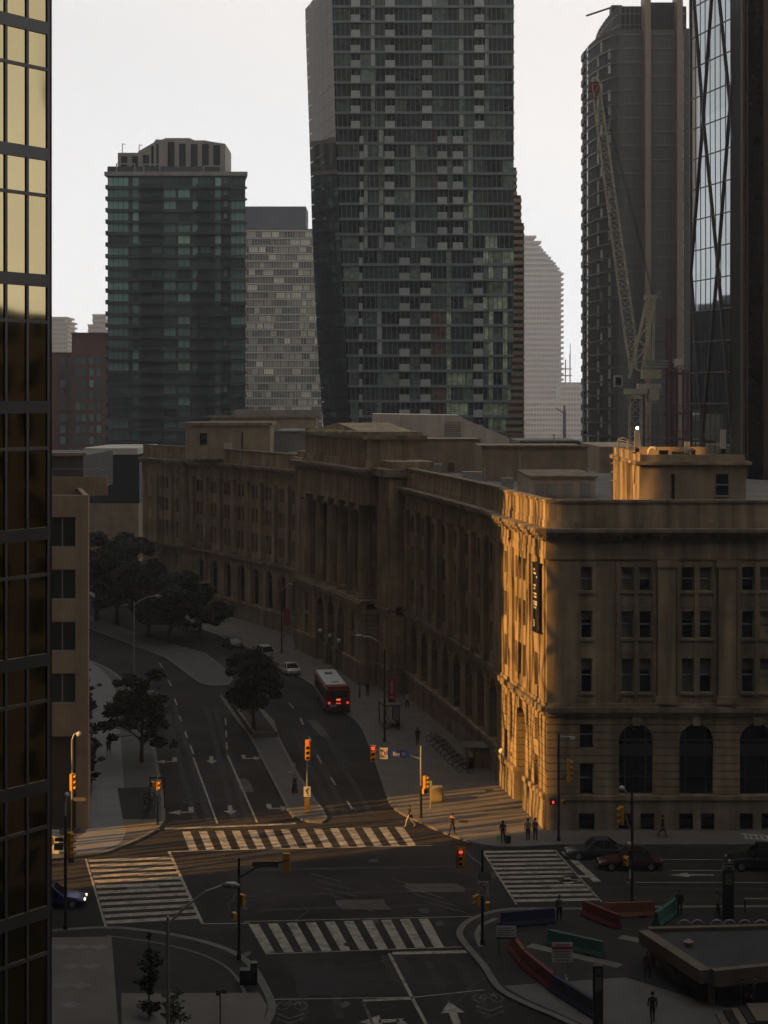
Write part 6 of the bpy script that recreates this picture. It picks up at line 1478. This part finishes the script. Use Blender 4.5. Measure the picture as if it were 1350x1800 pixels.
# ------------------------------------------------------------------ people
skin_m = M('skin', (0.38, 0.22, 0.15), 0.6, var=0.05); hair_m = M('hair', (0.02, 0.015, 0.012), 0.7, var=0.1); shoe_m = M('shoe', (0.03, 0.03, 0.03), 0.7, var=0.1)
def cloth(n, c): return M('cloth_' + n, c, 0.85, var=0.12, scale=3)
PEOPLE = []
def person(lab, loc, rz, top, bottom, stride=0.0, arms=0.0, shorts=False, short_sleeve=False, shoe=None, h=1.72, coat=False, bag=None, lean=0.0, group=None):
    PEOPLE.append(dict(lab=lab, loc=loc, rz=rz, top=top, bottom=bottom, stride=stride, arms=arms, shorts=shorts, ss=short_sleeve, shoe=shoe or shoe_m, h=h, coat=coat, bag=bag, lean=lean, group=group))
def build_people():
    tmp = []
    for P in PEOPLE:
        s, ar = P['stride'], P['arms']; V_ = []; E = []; Rr = []
        def v(x, y, z, r, r2=None, par=None):
            V_.append((x, y - P['lean'] * max(0, z - 0.95), z)); Rr.append((r, r2 or r))
            if par is not None: E.append((par, len(V_) - 1))
            return len(V_) - 1
        pel = v(0, 0, 0.96, 0.155, 0.115); sp = v(0, 0, 1.16, 0.14, 0.1, pel); ch = v(0, 0.01, 1.36, 0.17, 0.115, sp); nb = v(0, 0.01, 1.47, 0.075, 0.07, ch); nk = v(0, -0.005, 1.53, 0.055, 0.055, nb)
        h1 = v(0, -0.02, 1.60, 0.075, 0.085, nk); v(0, -0.015, 1.69, 0.07, 0.08, h1)
        joints = {}
        for sd, k in ((-1, s), (1, -s)):
            hp = v(sd * 0.09, 0, 0.90, 0.10, 0.10, pel); kn = v(sd * 0.095, -0.28 * k - 0.03, 0.50 + 0.01, 0.068, 0.07, hp)
            back = max(0, -k); an = v(sd * 0.095, -0.5 * k + 0.05 + back * 0.08, 0.09 + back * 0.10, 0.042, 0.045, kn); v(sd * 0.1, -0.5 * k - 0.11 + back * 0.06, 0.045 + back * 0.03, 0.04, 0.035, an)
            sh = v(sd * 0.185, 0.01, 1.405, 0.065, 0.065, ch); ang = 0.35 * k + ar * (1 if sd > 0 else 0.4)
            el = v(sd * 0.235, 0.02 + 0.27 * math.sin(-(-ang)) * 1.0 if False else 0.02 - 0.27 * math.sin(-ang), 1.405 - 0.27 * math.cos(ang), 0.048, 0.048, sh)
            e = V_[el]; a2 = ang + (-0.25 - 0.8 * ar)
            wr = v(sd * 0.235, e[1] - 0.25 * math.sin(-a2) + P['lean'] * max(0, e[2] - 0.95), e[2] - 0.25 * math.cos(a2), 0.034, 0.036, el); w = V_[wr]
            hd = v(sd * 0.232, w[1] - 0.08 * math.sin(-a2) + P['lean'] * max(0, w[2] - 0.95), w[2] - 0.08 * math.cos(a2), 0.024, 0.038, wr); joints[sd] = (Vector(V_[wr]), Vector(V_[hd]))
        me = bpy.data.meshes.new('sk'); me.from_pydata(V_, E, []); o = bpy.data.objects.new('sk', me); col.objects.link(o)
        o.modifiers.new('skin', 'SKIN'); 
        for i, r in enumerate(Rr): me.skin_vertices[0].data[i].radius = r
        me.skin_vertices[0].data[0].use_root = True
        ss = o.modifiers.new('sub', 'SUBSURF'); ss.levels = 1; ss.render_levels = 1
        tmp.append((P, o, joints))
    dg = bpy.context.evaluated_depsgraph_get(); dg.update()
    for P, o, joints in tmp:
        me = bpy.data.meshes.new_from_object(o.evaluated_get(dg)); bpy.data.objects.remove(o)
        for m in (skin_m, P['top'], P['bottom'], P['shoe']): me.materials.append(m)
        for pg in me.polygons:
            c = pg.center; mi = 1
            if c.z > 1.515 and abs(c.x) < 0.12: mi = 0
            elif abs(c.x) > 0.19 and c.z < (1.2 if P['ss'] else 0.93) and c.z > 0.55: mi = 0
            elif c.z < 0.10: mi = 3
            elif c.z < (0.62 if P['coat'] else 0.97): mi = 0 if (P['shorts'] and c.z < 0.52) else 2
            pg.material_index = mi; pg.use_smooth = True
        t = thing('person', P['lab'], 'person', P['loc'], P['rz'], P['group']); k = P['h'] / 1.76; t.scale = (k, k, k)
        bo = bpy.data.objects.new('body', me); col.objects.link(bo); bo.parent = t
        ln = P['lean']; hy = -0.02 - ln * 0.67
        b = MB(); b.ball((0, hy + 0.015, 1.675), 0.105, 12, 0.95); 
        b.v = [(x, y, z if (y > hy - 0.03 or z > 1.70) else z + 0.05) for x, y, z in b.v]
        if 'long hair' in P['lab']: b.box(-0.09, 0.09, hy + 0.05, hy + 0.11, 1.42, 1.68)
        b.build('hair', hair_m, t, smooth=True)
        b = MB(); b.cur = 0
        b.tube([(0, hy - 0.08, 1.635), (0, hy - 0.115, 1.61), (0, hy - 0.08, 1.60)], [0.01, 0.018, 0.012], 5)
        for sd in (-1, 1): b.ball((sd * 0.088, hy + 0.005, 1.62), 0.026, 6)
        b.cur = 1
        for sd in (-1, 1): b.ball((sd * 0.034, hy - 0.083, 1.645), 0.012, 6)
        b.box(-0.028, 0.028, hy - 0.092, hy - 0.08, 1.57, 1.578); b.build('face', [skin_m, hair_m], t)
        for sd in (-1, 1):
            w, hnd = joints[sd]; d = (hnd - w).normalized(); side = Vector((0, 1, 0)) if abs(d.y) < 0.7 else Vector((0, 0, 1)); b = MB(); fw = side - d * side.dot(d); fw.normalize(); inn = Vector((-sd, 0, 0))
            for i, (off, ln_) in enumerate(((-0.03, 0.075), (-0.01, 0.085), (0.01, 0.08), (0.03, 0.062))):
                p = hnd + fw * off; q = p + d * ln_ * 0.6; b.tube([p, q, q + d * ln_ * 0.4 + inn * 0.02], [0.0095, 0.009, 0.007], 5)
            p = w + d * 0.03 - fw * 0.03; b.tube([p, p + d * 0.035 - fw * 0.03, p + d * 0.07 - fw * 0.03 + inn * 0.01], [0.011, 0.01, 0.008], 5)
            b.build('fingers', skin_m, t)
        if P['coat']:
            b = MB(); b.lathe(0, 0, [(0.23, 0.55), (0.21, 0.75), (0.19, 1.0), (0.17, 1.1)], 12); b.v = [(x, y * 0.72, z) for x, y, z in b.v]; b.build('coat_skirt', P['top'], t, smooth=True)
        if P['bag'] == 'backpack':
            b = MB(); b.box(-0.15, 0.15, 0.11, 0.28, 1.0, 1.42); b.build('backpack', cloth('black', (0.02, 0.02, 0.022)), t, bevel=0.05)
        if P['bag'] == 'shoulder':
            b = MB(); b.box(0.2, 0.3, -0.15, 0.15, 0.8, 1.05); b.bar((0.25, 0, 1.05), (0.1, 0, 1.45), 0.03); b.build('shoulder_bag', cloth('black', (0.02, 0.02, 0.022)), t, bevel=0.02)
dkc = cloth('dark', (0.02, 0.021, 0.026)); blk = cloth('black', (0.02, 0.02, 0.022)); jean = cloth('jeans', (0.03, 0.04, 0.07)); wht = cloth('white', (0.5, 0.45, 0.38)); gry = cloth('grey', (0.16, 0.16, 0.16)); mar = cloth('maroon', (0.07, 0.02, 0.022)); tan = cloth('tan', (0.26, 0.19, 0.13)); pnk = cloth('pink', (0.4, 0.2, 0.15))
up_ = Vector((0, 0, PV))
person('person in black shirt and pale trousers stepping off the far kerb', G(720, 1454) + Vector((0, 0, 0.02)), R(-70), dkc, wht, 0.7, 0.3, short_sleeve=True, shoe=wht, bag='shoulder')
person('person in pink top and dark trousers with backpack walking near the crosswalk end', G(795, 1471) + up_, R(150), pnk, blk, 0.55, 0.3, short_sleeve=True, bag='backpack')
person('person in black with long hair wheeling a small suitcase', G(884, 1485) + up_, R(170), blk, dkc, 0.2)
person('person in brown jacket standing by the stone corner', G(928, 1481) + up_, R(180), tan, blk, 0.1)
person('person in grey top beside the brown-jacketed one at the corner', G(941, 1480) + up_, R(150), gry, jean, 0.1, short_sleeve=True)
person('person in dark coat walking past basement windows of the stone wall', G(1165, 1475) + up_, R(90), blk, dkc, 0.6, coat=True)
person('person in dark shorts with backpack on the left pavement', G(191, 1331) + up_, R(175), blk, dkc, 0.4, 0.1, shorts=True, short_sleeve=True, bag='backpack')
person('person in grey shirt and dark trousers beside the navy barrier', G(983, 1624) + up_, R(160), gry, dkc, 0.3, short_sleeve=True)
person('person with dark backpack straps standing beside the pale teal barrier', G(1195, 1613) + up_, R(170), dkc, blk, 0.15, bag='backpack')
person('person in striped work top and white cap by the black pillar', G(1262, 1616) + up_, R(90), cloth('hivis', (0.2, 0.2, 0.1)), blk, 0.2)
person('person in maroon top walking towards the subway stairs', G(1138, 1727) + up_, R(160), mar, blk, 0.5, 0.2)
person('person in dark jacket seen from behind at the bottom edge', G(1147, 1803) + up_, R(180), dkc, blk, 0.35)
person('person in black bending on the steps at bottom right', G(1322, 1786) + up_ + Vector((0, 0, 0.2)), R(60), blk, dkc, 0.2, 0.2, lean=0.3)
person('person in black beside the bending one on the steps', G(1306, 1784) + up_ + Vector((0, 0, 0.2)), R(120), blk, dkc, 0.2)
person('person in pale shirt waiting near the bus', G(632, 1230) + up_, R(100), gry, dkc, 0.1)
person('person in black waiting near the bus against the wall', G(646, 1226) + up_, R(140), blk, dkc, 0.1)
person('person in dark top standing by the pink-bannered lamp post', G(734, 1312) + up_, R(180), dkc, blk, 0.2)
person('person in white shirt passing the arcade below the bicycles', G(716, 1247) + up_, R(-20), wht, blk, 0.4)
build_people()
t = thing('suitcase', 'small dark wheeled suitcase beside the long-haired person', 'suitcase', G(893, 1486) + up_, R(20))
b = MB(); b.box(-0.2, 0.2, -0.13, 0.13, 0.06, 0.62); b.build('case', blk, t, bevel=0.04); b = MB(); b.tube([(-0.1, 0.1, 0.6), (-0.1, 0.1, 0.95), (0.1, 0.1, 0.95), (0.1, 0.1, 0.6)], 0.012, 5); b.build('handle', grey_metal, t)
for x in (-0.15, 0.15): b = MB(); b.tube([(x - 0.02, 0.08, 0.04), (x + 0.02, 0.08, 0.04)], 0.04, 8); b.build('wheel', tyre, t)
t = thing('shopping_bag', 'bright green carrier bag by the long-haired person', 'bag', G(876, 1485) + up_)
b = MB(); b.prism([(-0.13, -0.07), (0.13, -0.07), (0.13, 0.07), (-0.13, 0.07)], 0.25, 0.6); b.build('bag', M('bag_green', (0.2, 0.5, 0.08), 0.6, var=0.1), t); b = MB(); b.tube([(-0.07, 0, 0.6), (0, 0, 0.75), (0.07, 0, 0.6)], 0.01, 5); b.build('handle', black_metal, t)

# ------------------------------------------------------------------ trees and shrubs
def leafm(n, c):
    m = M('leaf_' + n, c, 0.6, var=0.6, scale=0.9, spec=0.3); return m
lf1, lf2, lf3 = leafm('a', (0.02, 0.026, 0.011)), leafm('b', (0.022, 0.03, 0.013)), leafm('c', (0.06, 0.075, 0.035))
def crown_mesh(b, clumps, n, size, rr):
    tot = sum(c[3] ** 2 for c in clumps)
    for cx, cy, cz, r, sz in clumps:
        for k in range(int(n * r * r / tot)):
            while True:
                p = Vector((rr.uniform(-1, 1), rr.uniform(-1, 1), rr.uniform(-1, 1)))
                if 0.25 < p.length < 1: break
            p = p * (0.55 + 0.45 * rr.random()); c = Vector((cx + p.x * r, cy + p.y * r, cz + p.z * r * sz))
            u = Vector((rr.gauss(0, 1), rr.gauss(0, 1), rr.gauss(0, 0.6))).normalized(); w = u.cross(Vector((rr.gauss(0, 1), rr.gauss(0, 1), rr.gauss(0, 1)))).normalized()
            s = size * rr.uniform(0.6, 1.4)
            b.poly([c - u * s, c + w * s * 0.5, c + u * s, c - w * s * 0.5])
def tree(name, lab, loc, h, rad, n, m, trunk_h, seed, size=0.22, group=None, conical=False, lobes=9):
    "trunk, forking limbs and leaf clumps hung at the twig ends, so that the crown stays open and uneven"
    rr = random.Random(seed); t = thing(name, lab, 'tree' if 'tree' in name else 'shrub', loc, rr.uniform(0, 6), group)
    clumps = []; b = MB(); top = Vector((rr.uniform(-0.1, 0.1) * rad, rr.uniform(-0.1, 0.1) * rad, h * 0.86))
    b.tube([(0, 0, 0), (0.04, 0, trunk_h * 0.6), (top.x * 0.4, top.y * 0.4, trunk_h + 0.3), (top.x, top.y, top.z)], [rad * 0.07, rad * 0.055, rad * 0.045, 0.025], 8)
    ax, ay = rr.uniform(0.78, 1.2), rr.uniform(0.78, 1.2)
    for k in range(lobes):
        f = (k + rr.uniform(0.1, 0.9)) / lobes; z0 = trunk_h * 0.8 + (h - trunk_h) * 0.62 * f
        prof = (1 - f * 0.88) if conical else math.sin(math.pi * (0.22 + 0.64 * f)) ** 0.8
        a = k * 2.4 + rr.uniform(-0.5, 0.5); d = rad * prof * rr.uniform(0.6, 1.05)
        e = Vector((d * math.cos(a) * ax, d * math.sin(a) * ay, min(h * 0.95, z0 + (0.15 if conical else 0.55) * d + rr.uniform(-0.1, 0.3) * rad)))
        s0 = Vector((top.x * f * 0.7, top.y * f * 0.7, z0)); mid = s0.lerp(e, 0.55) + Vector((0, 0, 0.08 * rad))
        b.tube([s0, mid, e], [rad * 0.03, rad * 0.02, 0.012], 5)
        for j in range(rr.randint(3, 5)):
            u = rr.uniform(0.35, 1.05); p = s0.lerp(e, u) + Vector((rr.gauss(0, 0.2), rr.gauss(0, 0.2), rr.gauss(0.05, 0.16))) * rad
            if p.z < trunk_h * 0.75: p.z = trunk_h * 0.75 + rr.random() * 0.4
            p.z = min(p.z, h * 0.97); b.tube([s0.lerp(e, u * 0.7), p], [rad * 0.012, 0.008], 4)
            clumps.append((p.x, p.y, p.z, rad * rr.uniform(0.16, 0.34), rr.uniform(0.5, 0.85)))
    clumps.append((top.x, top.y, top.z, rad * 0.3, 0.8))
    b.build('trunk', bark, t); b = MB(); crown_mesh(b, clumps, n, size, rr); b.build('crown', m, t); return t
tree('street_tree', 'leafy tree on the left pavement beside the signal post', G(249, 1342) + up_, 8.2, 3.3, 16000, lf1, 1.8, 3, 0.16, lobes=12)
tree('street_tree', 'dense round tree in the median planter', G(446, 1292) + up_, 9.3, 3.4, 26000, lf2, 1.6, 4, 0.16, lobes=15)
left = 'street trees shading the far left pavement'
tree('street_tree', 'tall dark tree at far left beside the beige building', G(170, 1092), 10.8, 5.6, 24000, lf1, 3.0, 5, 0.25, left)
tree('street_tree', 'tall dark tree second from the beige building', G(206, 1098), 11.2, 6.0, 24000, lf1, 3.0, 6, 0.25, left)
tree('street_tree', 'dark spreading tree over the far median', G(262, 1121), 10.2, 6.2, 24000, lf1, 2.6, 7, 0.25, left)
tree('street_tree', 'dark tree in front of the far stone wing', G(298, 1133), 8.8, 5.4, 20000, lf2, 2.4, 8, 0.24, left)
tree('street_tree', 'small dark tree against the far arcade', G(352, 1120), 8.0, 4.2, 8000, lf2, 1.8, 9, 0.28, left)
tree('street_tree', 'dark tree filling the end of the street behind the others', G(222, 1062), 11.4, 7.0, 13000, lf1, 2.5, 10, 0.38, left)
tree('young_tree', 'slim young conical tree on the near left corner', G(263, 1784) + up_, 4.9, 0.85, 1300, lf1, 1.2, 11, 0.1, conical=True, lobes=16)
tree('shrub', 'low dark bush at the foot of the slim young tree', G(263, 1795) + up_, 0.9, 0.75, 500, lf1, 0.1, 12, 0.09, lobes=7)
tree('shrub', 'loose light-leaved shrub beside the nearest lamp post', G(305, 1825) + up_, 2.3, 1.0, 330, lf3, 0.6, 13, 0.13, lobes=9)
for k in range(8):
    p = Vector((-25.3, 146, PV)).lerp(Vector((-35.2, 196, PV)), k / 7)
    tree('hedge_shrub', 'tall dense dark shrub along the left path, %s from the junction' % ['first', 'second', 'third', 'fourth', 'fifth', 'sixth', 'seventh', 'eighth'][k], p + Vector((-0.5, 0, 0)), 4.6 + rs.uniform(-0.6, 0.8), 1.3, 1500, lf1, 0.2, 30 + k, 0.15, 'tall shrubs along the left path', lobes=9)
# planter round the median tree and bed on the left pavement
t = thing('median_planter', 'low concrete planter wall around the median tree', 'planter', G(446, 1292) + up_)
TO = t.location; pts = [G(398, 1228), G(447, 1298), G(486, 1297), G(440, 1232)]
for i in range(4):
    p, q = pts[i] - TO, pts[(i + 1) % 4] - TO; b = MB(); b.bar((p.x, p.y, 0.25), (q.x, q.y, 0.25), 0.3, 0.5); b.build('planter_wall', concrete, t)
b = MB(); b.poly([(p.x - TO.x, p.y - TO.y, 0.38) for p in pts]); b.build('soil', M('soil', (0.03, 0.024, 0.018), 0.95, var=0.3), t)
t = thing('tree_bed', 'dark paved tree bed with stacked chairs and bikes on the left pavement', 'tree bed', G(248, 1440) + up_)
TO = t.location; b = MB(); b.poly([(p.x - TO.x, p.y - TO.y, 0.01) for p in (G(206, 1388), G(262, 1386), G(276, 1442), G(216, 1443))]); b.build('bed', paver_dk, t)
b = MB(); b.poly([(p.x - TO.x, p.y - TO.y, 0.014) for p in (G(214, 1444), G(274, 1443), G(281, 1462), G(222, 1465))]); b.build('sand_bed', M('sand', (0.17, 0.14, 0.095), 0.95, var=0.2), t)
for k in range(4):
    o = copy_tree(bk0); o.location = G(255 + 4 * k, 1440 - 9 * k) + up_; o.rotation_euler = (0, 0, R(80 + 25 * k)); o['label'] = 'bicycle locked at the left tree bed, %s from the kerb corner' % ordn[k]; o['group'] = 'bicycles at the left tree bed'
b = MB()
for k in range(2): b.bar((0.9 + 1.2 * k - 0.6, 3.0, 0), (0.9 + 1.2 * k - 0.6, 3.0, 2.6), 0.08)
b.bar((0.2, 3.0, 2.55), (1.6, 3.0, 2.55), 0.14); b.build('rack_frame', black_metal, t)
